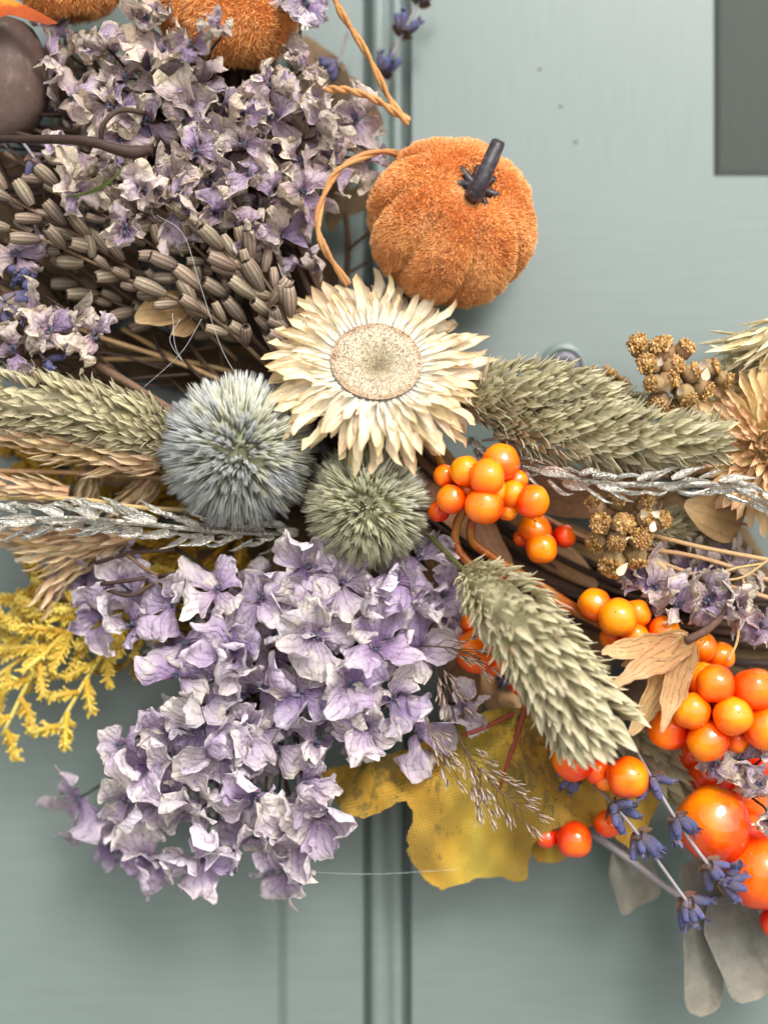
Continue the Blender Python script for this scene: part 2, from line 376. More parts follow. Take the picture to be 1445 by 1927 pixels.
def mk_berry():
    t = NT('berry_gloss'); ob = t.obj(); u, v, wv = t.uvw()
    n = t.noise(120, 2, ob)
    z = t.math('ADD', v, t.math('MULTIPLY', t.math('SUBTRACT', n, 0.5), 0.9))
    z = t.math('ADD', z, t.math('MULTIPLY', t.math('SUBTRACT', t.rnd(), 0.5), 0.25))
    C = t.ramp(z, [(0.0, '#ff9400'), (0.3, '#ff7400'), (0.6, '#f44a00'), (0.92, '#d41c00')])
    n2 = t.noise(700, 2, ob)
    t.set(t.b, 'Base Color', C); t.bump(n2, 0.12, 0.0004)
    t.b.inputs['Subsurface Weight'].default_value = 0.12; t.b.inputs['Subsurface Radius'].default_value = (0.003, 0.0012, 0.0004); t.b.inputs['Subsurface Scale'].default_value = 1.0
    t.b.inputs['Coat Weight'].default_value = 1.0; t.b.inputs['Coat Roughness'].default_value = 0.03
    t.b.inputs['Specular IOR Level'].default_value = 0.1
    return t.fin(Roughness=0.6)
m_berry = mk_berry()
def mk_metal():
    t = NT('champagne_glitter_paint'); ob = t.obj(); u, v, wv = t.uvw()
    n = t.noise(1100, 4, ob); n2 = t.noise(300, 3, ob)
    s = t.math('SINE', t.math('ADD', t.math('MULTIPLY', u, 12.0), t.math('MULTIPLY', n2, 6.0)))
    t.set(t.b, 'Base Color', t.ramp(n2, [(0.3, '#e6dcc6'), (0.5, '#f8f4e8'), (0.7, '#ffffff')]))
    b = t.bump(s, 0.9, 0.0007); t.bump(n, 1.0, 0.003, b)
    return t.fin(Roughness=0.32, Metallic=0.9)
m_metal = mk_metal()
def mk_fabric():
    t = NT('fabric_leaf'); ob = t.obj(); u, v, wv = t.uvw()
    sp = t.n('ShaderNodeSeparateXYZ', i0=ob)
    k = 2 * math.pi / (5.2 * U)
    rot = t.math('ADD', t.math('MULTIPLY', sp.outputs[0], 0.96), t.math('MULTIPLY', sp.outputs[2], 0.26))
    rot2 = t.math('SUBTRACT', t.math('MULTIPLY', sp.outputs[2], 0.96), t.math('MULTIPLY', sp.outputs[0], 0.26))
    a = t.math('SINE', t.math('MULTIPLY', rot, k)); b = t.math('SINE', t.math('MULTIPLY', rot2, k))
    we = t.math('MULTIPLY', t.math('ADD', a, b), 0.5)
    n = t.noise(28, 4, ob); n3 = t.noise(110, 5, ob, 0.75)
    C = t.ramp(n, [(0.3, '#866a1c'), (0.48, '#9a7a20'), (0.6, '#bd9026'), (0.75, '#cfa838')])
    # green-brown printed mottling, denser in the upper half (v is 0 at the top)
    mpf = t.n('ShaderNodeMapping', i0=ob); mpf.inputs['Rotation'].default_value = (0, R(35), 0); mpf.inputs['Scale'].default_value = (1, 1, 0.3)
    n3 = t.noise(230, 5, mpf.outputs[0], 0.8)
    mk = t.n('ShaderNodeMapRange', i0=t.math('ADD', n3, t.math('MULTIPLY', v, -0.2)), i1=0.42, i2=0.48, i3=0.0, i4=0.7).outputs[0]
    C = t.mix(mk, C, '#514a1c')
    C = t.mix(t.n('ShaderNodeMapRange', i0=t.math('ABSOLUTE', t.math('SUBTRACT', u, 0.1)), i1=0.0, i2=0.28, i3=0.5, i4=0.0).outputs[0], C, '#d4c24a')
    C = t.mix(1.0, C, t.ramp(t.math('ADD', t.math('MULTIPLY', we, 0.5), 0.5), [(0.0, (0.78, 0.74, 0.66, 1)), (0.6, (1, 1, 1, 1))]), 'MULTIPLY')
    t.set(t.b, 'Base Color', C); t.bump(we, 0.5, 0.0003); t.b.inputs['Sheen Weight'].default_value = 0.1
    return t.fin(Roughness=0.7)
m_fabric = mk_fabric()
def mk_door(name, A, B, rough):
    t = NT(name); ob = t.obj()
    mp = t.n('ShaderNodeMapping', i0=ob); mp.inputs['Scale'].default_value = (1, 1, 0.12)
    mp2 = t.n('ShaderNodeMapping', i0=ob); mp2.inputs['Scale'].default_value = (0.12, 1, 1)
    n1 = t.noise(420, 4, mp.outputs[0]); n2 = t.noise(420, 4, mp2.outputs[0])
    sp = t.n('ShaderNodeSeparateXYZ', i0=ob)
    z = t.n('ShaderNodeMapRange', i0=sp.outputs[2], i1=0.088, i2=0.105, i3=0.0, i4=1.0).outputs[0]   # vertical strokes on the stile, horizontal on the rail
    n = t.n('ShaderNodeMix', i0=z, i2=n2, i3=n1).outputs[0]
    big = t.noise(14, 3, ob)
    C = t.mix(t.math('ADD', t.math('MULTIPLY', n, 0.6), t.math('MULTIPLY', big, 0.4)), A, B)
    t.set(t.b, 'Base Color', C); t.bump(n, 0.16, 0.0003)
    t.b.inputs['Specular IOR Level'].default_value = 0.8
    return t.fin(Roughness=rough)
m_door = mk_door('sage_door_paint', '#5f6c68', '#72807b', 0.24)
m_doord = mk_door('dark_panel', '#353b36', '#434943', 0.55); m_doord.node_tree.nodes['Principled BSDF'].inputs['Specular IOR Level'].default_value = 0.25  # top right panel: darker and less glossy than the rest of the door
t = NT('brushed_lock_metal'); t.set(t.b, 'Base Color', t.ramp(t.noise(900, 3, t.obj()), [(0.3, '#55535a'), (0.7, '#77757c')])); m_lock = t.fin(Roughness=0.5, Metallic=0.5)
t = NT('speck'); m_speck = t.fin(Base_Color=c('#5f6a5c'), Roughness=0.8)
t = NT('silk'); m_silk = t.fin(Base_Color=c('#b8b8b8'), Roughness=0.4)
t = NT('bounce_ground'); t.set(t.b, 'Base Color', t.ramp(t.noise(3, 5, t.obj()), [(0.3, '#8c8a84'), (0.7, '#a5a39c')])); m_ground = t.fin(Roughness=0.9)

# ================================================================ the door and the ground
def quads(rects):
    """each rect: (x0,y0,h0, x1,y1,h1 ...) as four (x,y,h) corners in door-plane layout units"""
    mb = MB()
    for q in rects: mb.add([((x - CX), -h, (CY - y)) for x, y, h in q], [(0, 1, 2, 3)])
    return mb
XL, XR, YT, YB = -4200, 5200, -5600, 6400
def flat(x0, y0, x1, y1, h): return [(x0, y0, h), (x0, y1, h), (x1, y1, h), (x1, y0, h)]
door = thing('door', 'sage green painted door behind the wreath', 'door', (0, 0, 0)); door['kind'] = 'structure'
B = 10
rc = []
# stile and rail right of the moulding, with a sunk panel top right and another bottom right
rc += [flat(775, YT, 1342, YB, 0), flat(1342, 332, XR, 1955, 0)]
part('rail', quads(rc), m_door, door, smooth=False)
px0, py1 = 1342, 332
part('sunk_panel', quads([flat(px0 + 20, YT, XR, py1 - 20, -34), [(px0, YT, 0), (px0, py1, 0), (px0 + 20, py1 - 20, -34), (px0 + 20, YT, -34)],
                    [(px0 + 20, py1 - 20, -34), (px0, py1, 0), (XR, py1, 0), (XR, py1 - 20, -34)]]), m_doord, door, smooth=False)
part('sunk_panel', quads([flat(px0 + 10, 1965, XR, YB, -10), [(px0, 1955, 0), (px0, YB, 0), (px0 + 10, YB, -10), (px0 + 10, 1965, -10)],
                    [(px0, 1955, 0), (px0 + 10, 1965, -10), (XR, 1965, -10), (XR, 1955, 0)]]), m_door, door, smooth=False)
# left of the moulding: stile, then a sunk panel below y 1150
part('stile', quads([flat(540, YT, 683, YB, -8), flat(XL, YT, 540, 1140, -8)]), m_door, door, smooth=False)
part('sunk_panel', quads([flat(XL, 1165, 522, YB, -22), [(540, 1140, -8), (522, 1165, -22), (522, YB, -22), (540, YB, -8)],
                    [(XL, 1140, -8), (XL, 1165, -22), (522, 1165, -22), (540, 1140, -8)]]), m_door, door, smooth=False)
# moulding profile across x, swept in y
prof = [(683, -8), (687, -34), (693, -34), (698, 0), (702, 6), (712, 9), (722, 6), (727, -3), (732, -3), (738, 6), (748, 8), (756, 3), (760, -30), (768, -34), (775, 0)]
mb = MB(); V = []
for x, h in prof:
    for y in (YT, YB): V.append((x - CX, -h, CY - y))
mb.add(V, [(2 * i, 2 * i + 1, 2 * i + 3, 2 * i + 2) for i in range(len(prof) - 1)])
part('moulding', mb, m_door, door, smooth=False)
def ring(cx, cy, prof_rh, n=40):
    mb = MB(); V = []
    for r, h in prof_rh:
        for k in range(n):
            a = 2 * math.pi * k / n; V.append((cx - CX + r * math.cos(a), -h, CY - cy + r * math.sin(a)))
    return mb.add(V, gridf(n, len(prof_rh), True))
part('lock_collar', ring(1060, 692, [(46, 0.5), (44, 9), (38, 12), (32, 11), (31, 2)]), m_door, door)
lc = part('lock_cylinder', ring(1060, 692, [(31, 4), (29, 16), (25, 19), (10, 19), (8, 16), (0.5, 16)]), m_lock, door)
for x, y in ((1015, 130), (1055, 200), (1083, 267)):
    part('pin_hole', mbs(((x - CX), 0.5, CY - y), 3.4, 10, 6), m_speck, door)
g = bpy.data.meshes.new('ground'); g.from_pydata([(-30, -60, -1.0), (30, -60, -1.0), (30, 0.4, -1.0), (-30, 0.4, -1.0)], [], [(0, 1, 2, 3)]); g.materials.append(m_ground)  # out-of-view ground sheet, added so light bounces up from below
go = bpy.data.objects.new('ground', g); col.objects.link(go); go['kind'] = 'structure'; go['label'] = 'unseen pale grey ground added in front of the door to bounce light up'

# ================================================================ wreath ring of twigs
RC = (1500, 100); RR = 1075
wr = thing('wreath_ring', 'ring of dark brown twigs under the flowers', 'wreath', P(740, 860, 20))
for i in range(46):
    a0 = R(random.uniform(70, 105)); a1 = R(random.uniform(175, 205)); rr = random.uniform(5, 80) ; ph = random.uniform(0, 6.28); tw = random.uniform(-2.2, 2.2)
    pts = []
    for k in range(9):
        a = a0 + (a1 - a0) * k / 8; q = ph + tw * k / 8
        r = RR + rr * math.cos(q) + random.uniform(-8, 8); pts.append(P(RC[0] + r * math.cos(a), RC[1] + r * math.sin(a), 88 + rr * 0.85 * math.sin(q)))
    part('twig', mbt(pts, random.uniform(4, 8), n=6, seg=40, w=random.random(), jit=0.5), random.choice([m_stemd, m_stemb]), wr)

# ================================================================ plush pumpkins
def pumpkin(label, cx, cy, h, Rr, axis, nh, hl=11, lobes=8, stem=None, squash=0.86):
    t = thing('plush_pumpkin', label, 'pumpkin', P(cx, cy, h), 'plush pumpkins tucked in the wreath')
    k = (D - h) / D; Rr *= k
    ax = Vector(axis).normalized(); X = ax.cross(Vector((0, 0, 1))).normalized(); Y = ax.cross(X)
    Mx = np.array([[X[r], Y[r], ax[r]] for r in range(3)]); cc = np.array(P(cx, cy, h))
    def S(th, ph):
        st = np.sin(th); g = (1 - np.abs(np.sin(lobes * ph / 2 + 0.35 * np.sin(ph)))) ** 2
        rho = Rr * np.power(np.clip(st, 1e-6, 1), 0.86) * (1 - 0.13 * g * st)
        z = Rr * squash * np.cos(th); z = z - np.sign(np.cos(th)) * Rr * 0.30 * np.exp(-(rho / (0.24 * Rr)) ** 2)
        return np.stack([rho * np.cos(ph), rho * np.sin(ph), z], -1) @ Mx.T + cc
    nu, nv = 96, 40
    th, ph = np.meshgrid(np.linspace(0.01, math.pi - 0.01, nv), np.linspace(0, 2 * math.pi, nu, endpoint=False), indexing='ij')
    V = S(th.ravel(), ph.ravel()); mb = MB(); mb.add(V, gridf(nu, nv, True), np.tile([0, 0.15, 0.4], (len(V), 1)))
    body = part('body', mb, m_pump, t)
    th = np.arccos(rng.uniform(-1, 1, nh)); ph = rng.uniform(0, 2 * math.pi, nh); e = 1e-3
    p = S(th, ph); n = np.cross(S(th + e, ph) - p, S(th, ph + e) - p); n /= np.linalg.norm(n, axis=1)[:, None] + 1e-12
    s = np.sign(np.sum(n * (p - cc), 1)); n *= s[:, None]
    q = (p - cc) / Rr
    sw = np.stack([np.sin(q[:, 1] * 7 + q[:, 2] * 5), np.sin(q[:, 2] * 9 + q[:, 0] * 4), np.sin(q[:, 0] * 8 + q[:, 1] * 6) - 0.3], -1)
    clump = np.sin(q[:, 0] * 23 + 3 * np.sin(q[:, 2] * 11)) * np.sin(q[:, 2] * 21 + 3 * np.sin(q[:, 0] * 13))
    d = n + sw * 0.4 + rng.normal(0, 0.36, (nh, 3)); d /= np.linalg.norm(d, axis=1)[:, None]
    L = hl * rng.uniform(0.6, 1.25, nh)[:, None] * (1 + 0.25 * clump[:, None])
    side = np.cross(d, rng.normal(0, 1, (nh, 3))); side /= np.linalg.norm(side, axis=1)[:, None]; side *= 1.15
    V = np.empty((nh, 3, 3)); V[:, 0] = p + side; V[:, 1] = p - side; V[:, 2] = p + d * L
    wv = rng.uniform(0, 1, nh) * 0.7 + 0.15 + 0.15 * clump
    A = np.zeros((nh, 3, 3)); A[:, :2, 1] = 0.15; A[:, 2, 1] = 0.95; A[:, :, 2] = wv[:, None]
    mb = MB(); mb.add(V.reshape(-1, 3), np.arange(nh * 3).reshape(-1, 3), A.reshape(-1, 3))
    part('plush_pile', mb, m_pump, body, smooth=False, stuff=True)
    if stem:
        b = Vector(cc) + ax * Rr * (squash - 0.26)
        st = part('stalk', mbt([b] + stem, lambda v: 17 - 4.5 * v + 9 * max(0, 0.18 - v) / 0.18, n=10, seg=20, rib=-0.1, twist=0.8, jit=0.12), m_pstem, t)
        for k in range(7):
            a = 2 * math.pi * k / 7; o = X * math.cos(a) + Y * math.sin(a)
            part('stalk_foot', mbt([b + o * 6 + ax * 16, b + o * 22 + ax * 19, b + o * 40 + ax * 24], lambda v: 12 - 7 * v, n=6, seg=6), m_pstem, t)
pumpkin('fluffy orange pumpkin with dark stalk on the bare door above the cream flower', 850, 420, 185, 157, (0.34, -0.86, 0.38), 110000, hl=7.5, stem=[P(893, 365, 318), P(912, 325, 330), P(938, 268, 325)])
pumpkin('orange plush pumpkin cut by the top edge above the purple petals', 428, 5, 185, 132, (0.1, -0.35, 0.9), 32000)
pumpkin('orange plush pumpkin in the top corner, only its underside showing', 130, -58, 175, 105, (-0.1, -0.2, 0.95), 14000)

# ================================================================ cream and peach strawflowers
def blades(base, mat, n, **k):
    out = []
    for i in range(n):
        kk = {a: (v() if callable(v) and a not in ('prof',) else v) for a, v in k.items()}
        mb = MB(); mb.add(*blade(seed=i + 1, **kk)); out.append(mb.mesh(base, mat))
    return out
ru = random.uniform
strawp = lambda v: max(0.02, (0.55 + 0.45 * min(1, v / 0.4)) * (1 if v < 0.55 else math.cos((v - 0.55) / 0.45 * math.pi / 2) ** 0.5))
def strawflower(label, cx, cy, h, rd, axis, layers, mat, fuzz, cen=True):
    t = thing('strawflower', label, 'dried flower', P(cx, cy, h), 'strawflowers in the wreath')
    ax = Vector(axis).normalized(); X = ax.cross(Vector((0, 0, 1))).normalized(); Y = ax.cross(X); cc = P(cx, cy, h)
    ms = blades('petal', mat, 14, L=lambda: 100, W=lambda: ru(17, 27), prof=strawp, cup=lambda: ru(0.8, 1.7), bend=lambda: ru(-0.7, 0.6), wr=lambda: ru(4, 12), nu=7, nv=12, twist=lambda: ru(-0.35, 0.35))
    for (n, r0, ln, el, dz, sc) in layers:
        Ms = []
        for i in range(n):
            a = 2 * math.pi * (i + ru(-0.35, 0.35)) / n + dz; o = X * math.cos(a) + Y * math.sin(a); e = el + ru(-0.13, 0.13)
            d = o * math.cos(e) + ax * math.sin(e) + rv(0.12)
            Ms.append(frame(cc + o * r0 + ax * (dz * 2 - 6), d, ax * math.cos(e) - o * math.sin(e), ln / 100 * ru(0.88, 1.08)))
        scatter('petal', ms, Ms, t)
    if cen:
        mb = MB(); V = []; A = []; nu, nv = 40, 10
        for j in range(nv):
            rr = rd * (j + 0.05) / (nv - 1)
            for i in range(nu):
                a = 2 * math.pi * i / nu; zz = 14 * math.sin(min(1, rr / rd) * math.pi * 0.72) - 18 * math.exp(-(rr / (rd * 0.36)) ** 2)
                V.append(cc + (X * math.cos(a) + Y * math.sin(a)) * rr + ax * zz); A.append((0, rr / rd, 0.3))
        mb.add([tuple(v) for v in V], gridf(nu, nv, True), A); disc = part('flower_disc', mb, m_disc, t)
        mb = MB(); VV = []; AA = []
        for i in range(fuzz):
            rr = rd * math.sqrt(random.random()); a = ru(0, 6.283); o = X * math.cos(a) + Y * math.sin(a)
            zz = 14 * math.sin(rr / rd * math.pi * 0.72) - 18 * math.exp(-(rr / (rd * 0.36)) ** 2)
            b = cc + o * rr + ax * zz; d = (ax * 0.8 - o * (1.0 - 0.8 * rr / rd) + rv(0.35)).normalized(); s = d.cross(rv()).normalized() * 0.9
            VV += [tuple(b + s), tuple(b - s), tuple(b + d * ru(2, 4.5))]; q = rr / rd; AA += [(0, q, q * 0.3)] * 3
        mb.add(VV, np.arange(len(VV)).reshape(-1, 3), AA); part('disc_fuzz', mb, m_disc, disc, smooth=False, stuff=True)
    return t
sf = strawflower('cream strawflower with flat grey disc below the orange pumpkin', 708, 686, 268, 76, (0.06, -0.86, 0.46),
            [(40, 60, 142, -0.14, 0.0, 1), (46, 62, 130, 0.02, 1.0, 1), (50, 66, 110, 0.14, 2.0, 1), (52, 70, 80, 0.28, 3.0, 1), (48, 73, 48, 0.5, 4.0, 1)], m_cream, 5000)
ms = blades('petal', m_cream, 6, L=lambda: 34, W=lambda: 12, prof=strawp, cup=1.2, bend=lambda: ru(-0.6, 0.9), wr=3, nu=5, nv=7)
scatter('petal', ms, [frame(P(ru(672, 735), ru(762, 800), 285), (ru(-0.7, 0.7), ru(-0.9, -0.1), ru(-1, 0.3)), Vector((0, -1, 0.3)) + rv(0.4), ru(0.7, 1.1)) for _ in range(26)], sf)
strawflower('peach strawflower with tight inner petals cut by the frame edge', 1450, 838, 215, 50, (-0.25, -0.93, 0.15),
            [(30, 38, 122, 0.05, 0.0, 1), (32, 42, 104, 0.35, 1.0, 1), (34, 42, 88, 0.6, 2.0, 1), (34, 36, 72, 0.85, 2.5, 1), (32, 28, 68, 1.1, 3.0, 1), (26, 20, 72, 1.25, 3.4, 1), (22, 14, 74, 1.4, 4, 1), (16, 7, 76, 1.5, 4, 1), (8, 2, 76, 1.55, 4, 1)], m_peach, 0, cen=False)
part('core', mbs(tuple(P(1450, 838, 215)), 36, 16, 10), m_peach, bpy.data.objects['strawflower.001'])

# ================================================================ globe thistles
def thistle(label, cx, cy, h, Rr, mat, tufts, per):
    t = thing('globe_thistle', label, 'dried flower', P(cx, cy, h), 'globe thistles beside the cream flower')
    cc = P(cx, cy, h); Rr *= (D - h) / D
    part('core', mbs(tuple(cc), Rr * 0.66, 24, 16), m_core, t)
    VV = []; FF = []; AA = []; nfr = 0
    for i in range(tufts):
        z = 1 - 2 * (i + 0.5) / tufts; a = i * 2.399963; r = math.sqrt(1 - z * z)
        o = (Vector((r * math.cos(a), r * math.sin(a), z)) + rv(0.05)).normalized()
        if o.y > 0.75: continue
        tw = random.random(); tl = ru(0.92, 1.05)
        ws = min(0.98, max(0, (0.2 + 0.4 * o.x + 0.42 * o.z + 0.2 * o.y + ru(-0.3, 0.3))))
        for k in range(per):
            sp = rv(1); sp = sp - o * sp.dot(o)
            q = ru(0, 1); spread = 0.17 * q
            b = cc + (o + sp * 0.05).normalized() * Rr * 0.48
            e = cc + (o + sp * spread * 0.7).normalized() * Rr * tl * (1.04 - 0.2 * q * q * ru(0.2, 1))
            d = (e - b); dn = d.normalized(); s = dn.cross(rv()).normalized(); s2 = dn.cross(s); wd = Rr * ru(0.015, 0.024)
            n0 = len(VV); m = b.lerp(e, 0.55)
            for an in (0, 2.094, 4.189): VV.append(b + (s * math.cos(an) + s2 * math.sin(an)) * wd * 0.7); AA.append((0, 0.05, ws))
            for an in (0, 2.094, 4.189): VV.append(m + (s * math.cos(an) + s2 * math.sin(an)) * wd); AA.append((0, 0.5, ws))
            VV.append(e); AA.append((0, 1, ws))
            FF += [(n0, n0 + 1, n0 + 4), (n0, n0 + 4, n0 + 3), (n0 + 1, n0 + 2, n0 + 5), (n0 + 1, n0 + 5, n0 + 4), (n0 + 2, n0, n0 + 3), (n0 + 2, n0 + 3, n0 + 5),
                   (n0 + 3, n0 + 4, n0 + 6), (n0 + 4, n0 + 5, n0 + 6), (n0 + 5, n0 + 3, n0 + 6)]
    mb = MB(); mb.add([tuple(v) for v in VV], FF, AA); part('bristles', mb, mat, t, smooth=False, stuff=True)
thistle('larger blue-grey globe thistle under the cream flower', 450, 850, 225, 148, m_thist, 430, 17)
thistle('smaller green-grey globe thistle above the purple petals', 692, 952, 228, 122, m_thist2, 360, 17)

# ================================================================ canary grass heads
bprof = lambda v: max(0.03, math.sin(math.pi * (0.1 + 0.88 * v) ** 0.62) ** 0.9)
def bract_meshes(mat, n=14, L=30, W=16):
    out = []
    for i in range(n):
        mb = MB(); mb.add(*blade(L * ru(0.85, 1.15), W * ru(0.9, 1.35), bprof, cup=ru(0.8, 1.4), bend=ru(-0.7, 0.7), wr=3.5, nu=7, nv=8, seed=i)); out.append(mb.mesh('bract', mat))
    return out
br1 = bract_meshes(m_bract); br2 = bract_meshes(m_bract2)
def canary(label, path, n, rad, scale, ms, ang=R(47), limit=300, mat=None, stem=None):
    t = thing('canary_grass', label, 'dried grass', path[0], 'canary grass heads in the wreath')
    part('core', mbt(path, lambda v: max(3, rad(v) * 0.55 * (1 - 0.5 * max(0, v - 0.7) / 0.3)), n=10, seg=16), mat or m_bract2, t)
    if stem: part('stem', mbt([path[0] + (path[0] - path[1]) * 0.02] + stem, 5, n=6, seg=10), m_stemo, t)
    spike(t, path, 'bract', ms, n, ang=ang, rad=rad, scale=scale, jit=0.3, sink=0.72, limit=limit, back=0.55)
    return t
body = lambda a, b: (lambda v: a * min(1, 0.35 + v * 3.0) * (1 - 0.0 * v) * (1 if v < b else 1 - 0.65 * (v - b) / (1 - b)))
canary('fat grey-green canary grass head touching the cream flower, just under the lock', [P(868, 762, 215), P(960, 742, 235), P(1070, 748, 240), P(1195, 775, 225)], 660, body(58, 0.6), lambda t: 1.0 + 0.15 * t, br1)
canary('long canary grass head pointing at the peach flower, above the silvery sprig', [P(930, 800, 225), P(1050, 808, 260), P(1180, 822, 270), P(1350, 828, 260)], 700, body(50, 0.7), lambda t: 1.05 + 0.35 * t, br1)
canary('drooping canary grass head beside the purple petals with spread-out tip', [P(878, 1078, 265), P(960, 1150, 315), P(1040, 1260, 325), P(1120, 1370, 310)], 600, lambda v: 66 * min(1, 0.42 + v * 2.2), lambda t: 0.85 + 0.85 * t, br1, ang=lambda t: R(60) - R(22) * t, stem=[P(840, 1040, 240), P(790, 990, 200)])
canary('straw-green canary grass head left of the larger thistle', [P(345, 838, 185), P(250, 800, 215), P(120, 765, 220), P(-60, 745, 210)], 680, lambda v: 54 * min(1, 0.5 + v * 1.8), lambda t: 1.05, br2)
canary('small pale canary grass tip behind the lower brown yarrow', [P(1190, 1000, 150), P(1250, 990, 165), P(1300, 985, 160)], 110, lambda v: 34 * (1 - 0.5 * v), lambda t: 0.95, br1)
canary('shaded canary grass head behind the red berries at the lower right', [P(1190, 1370, 110), P(1250, 1440, 130), P(1310, 1490, 120)], 130, lambda v: 38, lambda t: 1.3, br2)
canary('pale canary grass head behind the upper brown yarrow by the peach flower', [P(1350, 745, 150), P(1400, 700, 165), P(1480, 670, 160)], 120, lambda v: 34, lambda t: 1.1, br2)

# ================================================================ brown seed spikes
def capsule(L, W, seed):
    V = []; A = []; n = 18; nv = 10
    for j in range(nv):
        v = j / (nv - 1); r = W / 2 * (0.35 + 0.75 * math.sin(math.pi * (0.08 + 0.8 * v)) ** 0.8)
        if j == nv - 1: r *= 0.55
        for k in range(n):
            a = 2 * math.pi * k / n; rr = r * (1 + 0.13 * (1 if k % 2 else -1) * math.sin(math.pi * v)) * (1 + 0.06 * noise.noise(Vector((k, v * 3, seed))))
            y = L * v - (5 if j == nv - 1 else 0) + (1.5 * math.sin(k * 2.5 + seed) if j == nv - 2 else 0)
            V.append((rr * math.cos(a) + math.sin(v * 2 + seed) * 1.2, y, rr * math.sin(a))); A.append(((0.0 if k % 2 else 1.0), v if j < nv - 1 else 1.3, 0))
    return np.array(V), gridf(n, nv, True), np.array(A)
caps = []
for i in range(8):
    mb = MB(); mb.add(*capsule(ru(46, 58), ru(17, 22), i)); caps.append(mb.mesh('seed_capsule', m_caps))
def seedspike(label, path, n, h0=0):
    t = thing('seed_spike', label, 'dried seed head', path[0], 'brown seed spikes bundled at the left')
    part('stem', mbt(path, lambda v: 4.5 - 2.5 * v, n=6, seg=24), m_stemb, t)
    spike(t, path, 'seed_capsule', caps, n, ang=lambda t: R(34) - R(8) * t, rad=9, scale=lambda t: 1.12 - 0.25 * t, jit=0.75, sink=0.8, t0=0.08)
seedspike('lowest long brown seed spike running left above the green grass head', [P(505, 690, 190), P(390, 590, 230), P(250, 530, 240), P(90, 455, 235), P(-40, 415, 220)], 25)
seedspike('brown seed spike ending beside a purple curled petal, nearest the twine', [P(545, 690, 190), P(500, 570, 235), P(430, 480, 250), P(340, 400, 240)], 24)
seedspike('brown seed spike reaching the green curled leaf', [P(515, 675, 180), P(400, 560, 215), P(300, 470, 230), P(170, 390, 225), P(80, 330, 210)], 24)
seedspike('brown seed spike that leaves the frame under the dark branch', [P(330, 560, 200), P(190, 470, 225), P(60, 395, 230), P(-40, 340, 215)], 18)
seedspike('short stubby brown seed spike pressed against the cream flower', [P(565, 690, 200), P(545, 610, 230), P(500, 530, 240), P(450, 470, 230)], 20)
seedspike('shaded brown seed spike hidden low under the others', [P(500, 660, 150), P(360, 600, 165), P(230, 575, 165), P(110, 500, 150)], 18)
seedspike('middle brown seed spike crossed by a long silk thread', [P(480, 640, 190), P(400, 500, 225), P(320, 430, 230), P(250, 400, 225)], 18)

# ================================================================ champagne-sprayed sprigs
met = []
for i in range(8):
    mb = MB(); mb.add(*blade(ru(42, 58), ru(17, 24), lance, cup=ru(1.0, 1.7), bend=ru(-0.5, 0.5), wr=6, nu=7, nv=10, seed=i)); met.append(mb.mesh('husk', m_metal))
def metspike(label, path, n, ang=R(26), scale=1.0, rad=8):
    t = thing('silvered_sprig', label, 'painted sprig', path[0], 'silver sprayed sprigs')
    part('stem', mbt(path, 4.5, n=7, seg=30, jit=0.3), m_metal, t)
    spike(t, path, 'husk', met, n, ang=ang, rad=rad, scale=scale, jit=0.35, sink=0.8)
metspike('thick silvered sprig lying under the larger thistle', [P(560, 1005, 175), P(420, 1000, 225), P(260, 985, 240), P(130, 975, 240), P(-50, 985, 235)], 66, ang=R(25), scale=lambda t: 0.95 + 0.32 * t, rad=16)
metspike('slim silvered sprig under the long canary grass, above the orange berries', [P(880, 828, 180), P(980, 876, 250), P(1120, 908, 300), P(1260, 912, 310), P(1370, 918, 300), P(1480, 962, 280)], 52, ang=R(13), rad=12, scale=1.0)
metspike('shaded silvered sprig behind the top purple petals beside the plush pumpkin', [P(590, 200, 90), P(560, 110, 120), P(575, 20, 110)], 14, scale=0.6)
metspike('thin silvered sprig hanging in the gap left of the twine loop', [P(520, 330, 70), P(535, 420, 90), P(530, 480, 90)], 7, scale=0.5)

# ================================================================ tan wheat
whm = []
for i in range(8):
    mb = MB(); mb.add(*blade(ru(46, 62), ru(15, 21), lance, cup=1.4, bend=ru(-0.3, 0.3), wr=4, nu=5, nv=7, seed=i)); whm.append(mb.mesh('husk', m_wheat))
whc = []
for i in range(6):
    mb = MB(); mb.add(*blade(ru(60, 80), ru(13, 18), lance, cup=1.3, bend=ru(-0.2, 0.3), wr=3, nu=5, nv=7, seed=i)); whc.append(mb.mesh('husk', m_wheatc))
def wheat(label, path, n, rad=14, ms=whm, sc=0.85, ang=R(17), mat=m_wheat):
    n = int(n * 1.1); rad *= 1.1
    t = thing('wheat_ear', label, 'dried grass', path[0], 'dried wheat ears')
    part('core', mbt(path, lambda v: rad * (1 - 0.75 * v), n=8, seg=14), mat, t)
    spike(t, path, 'husk', ms, n, ang=ang, rad=rad, scale=sc, jit=0.25, sink=0.8, t1=0.85)
wheat('short plump wheat ear touching the larger thistle', [P(300, 868, 200), P(240, 862, 215), P(170, 866, 210)], 42, 18, sc=0.95)
wheat('wheat ear just under the straw-green canary grass, leaving the frame', [P(190, 848, 200), P(100, 838, 210), P(-30, 800, 200)], 50, 18)
wheat('wheat ear at the frame edge right above the silvered sprig', [P(130, 930, 180), P(50, 922, 190), P(-60, 915, 185)], 34, 14)
wheat('faint wheat ear slanting down to the silvered sprig from the thistle', [P(300, 890, 130), P(260, 930, 140), P(200, 975, 135)], 30, 14)
wheat('upright wheat ear between two longer ears above the silvered sprig', [P(180, 870, 130), P(170, 900, 130), P(160, 945, 130)], 24, 12)
wheat('ragged wheat ear hanging below the silvered sprig over yellow fern', [P(240, 1010, 170), P(150, 1030, 185), P(30, 1055, 180)], 36, 14)
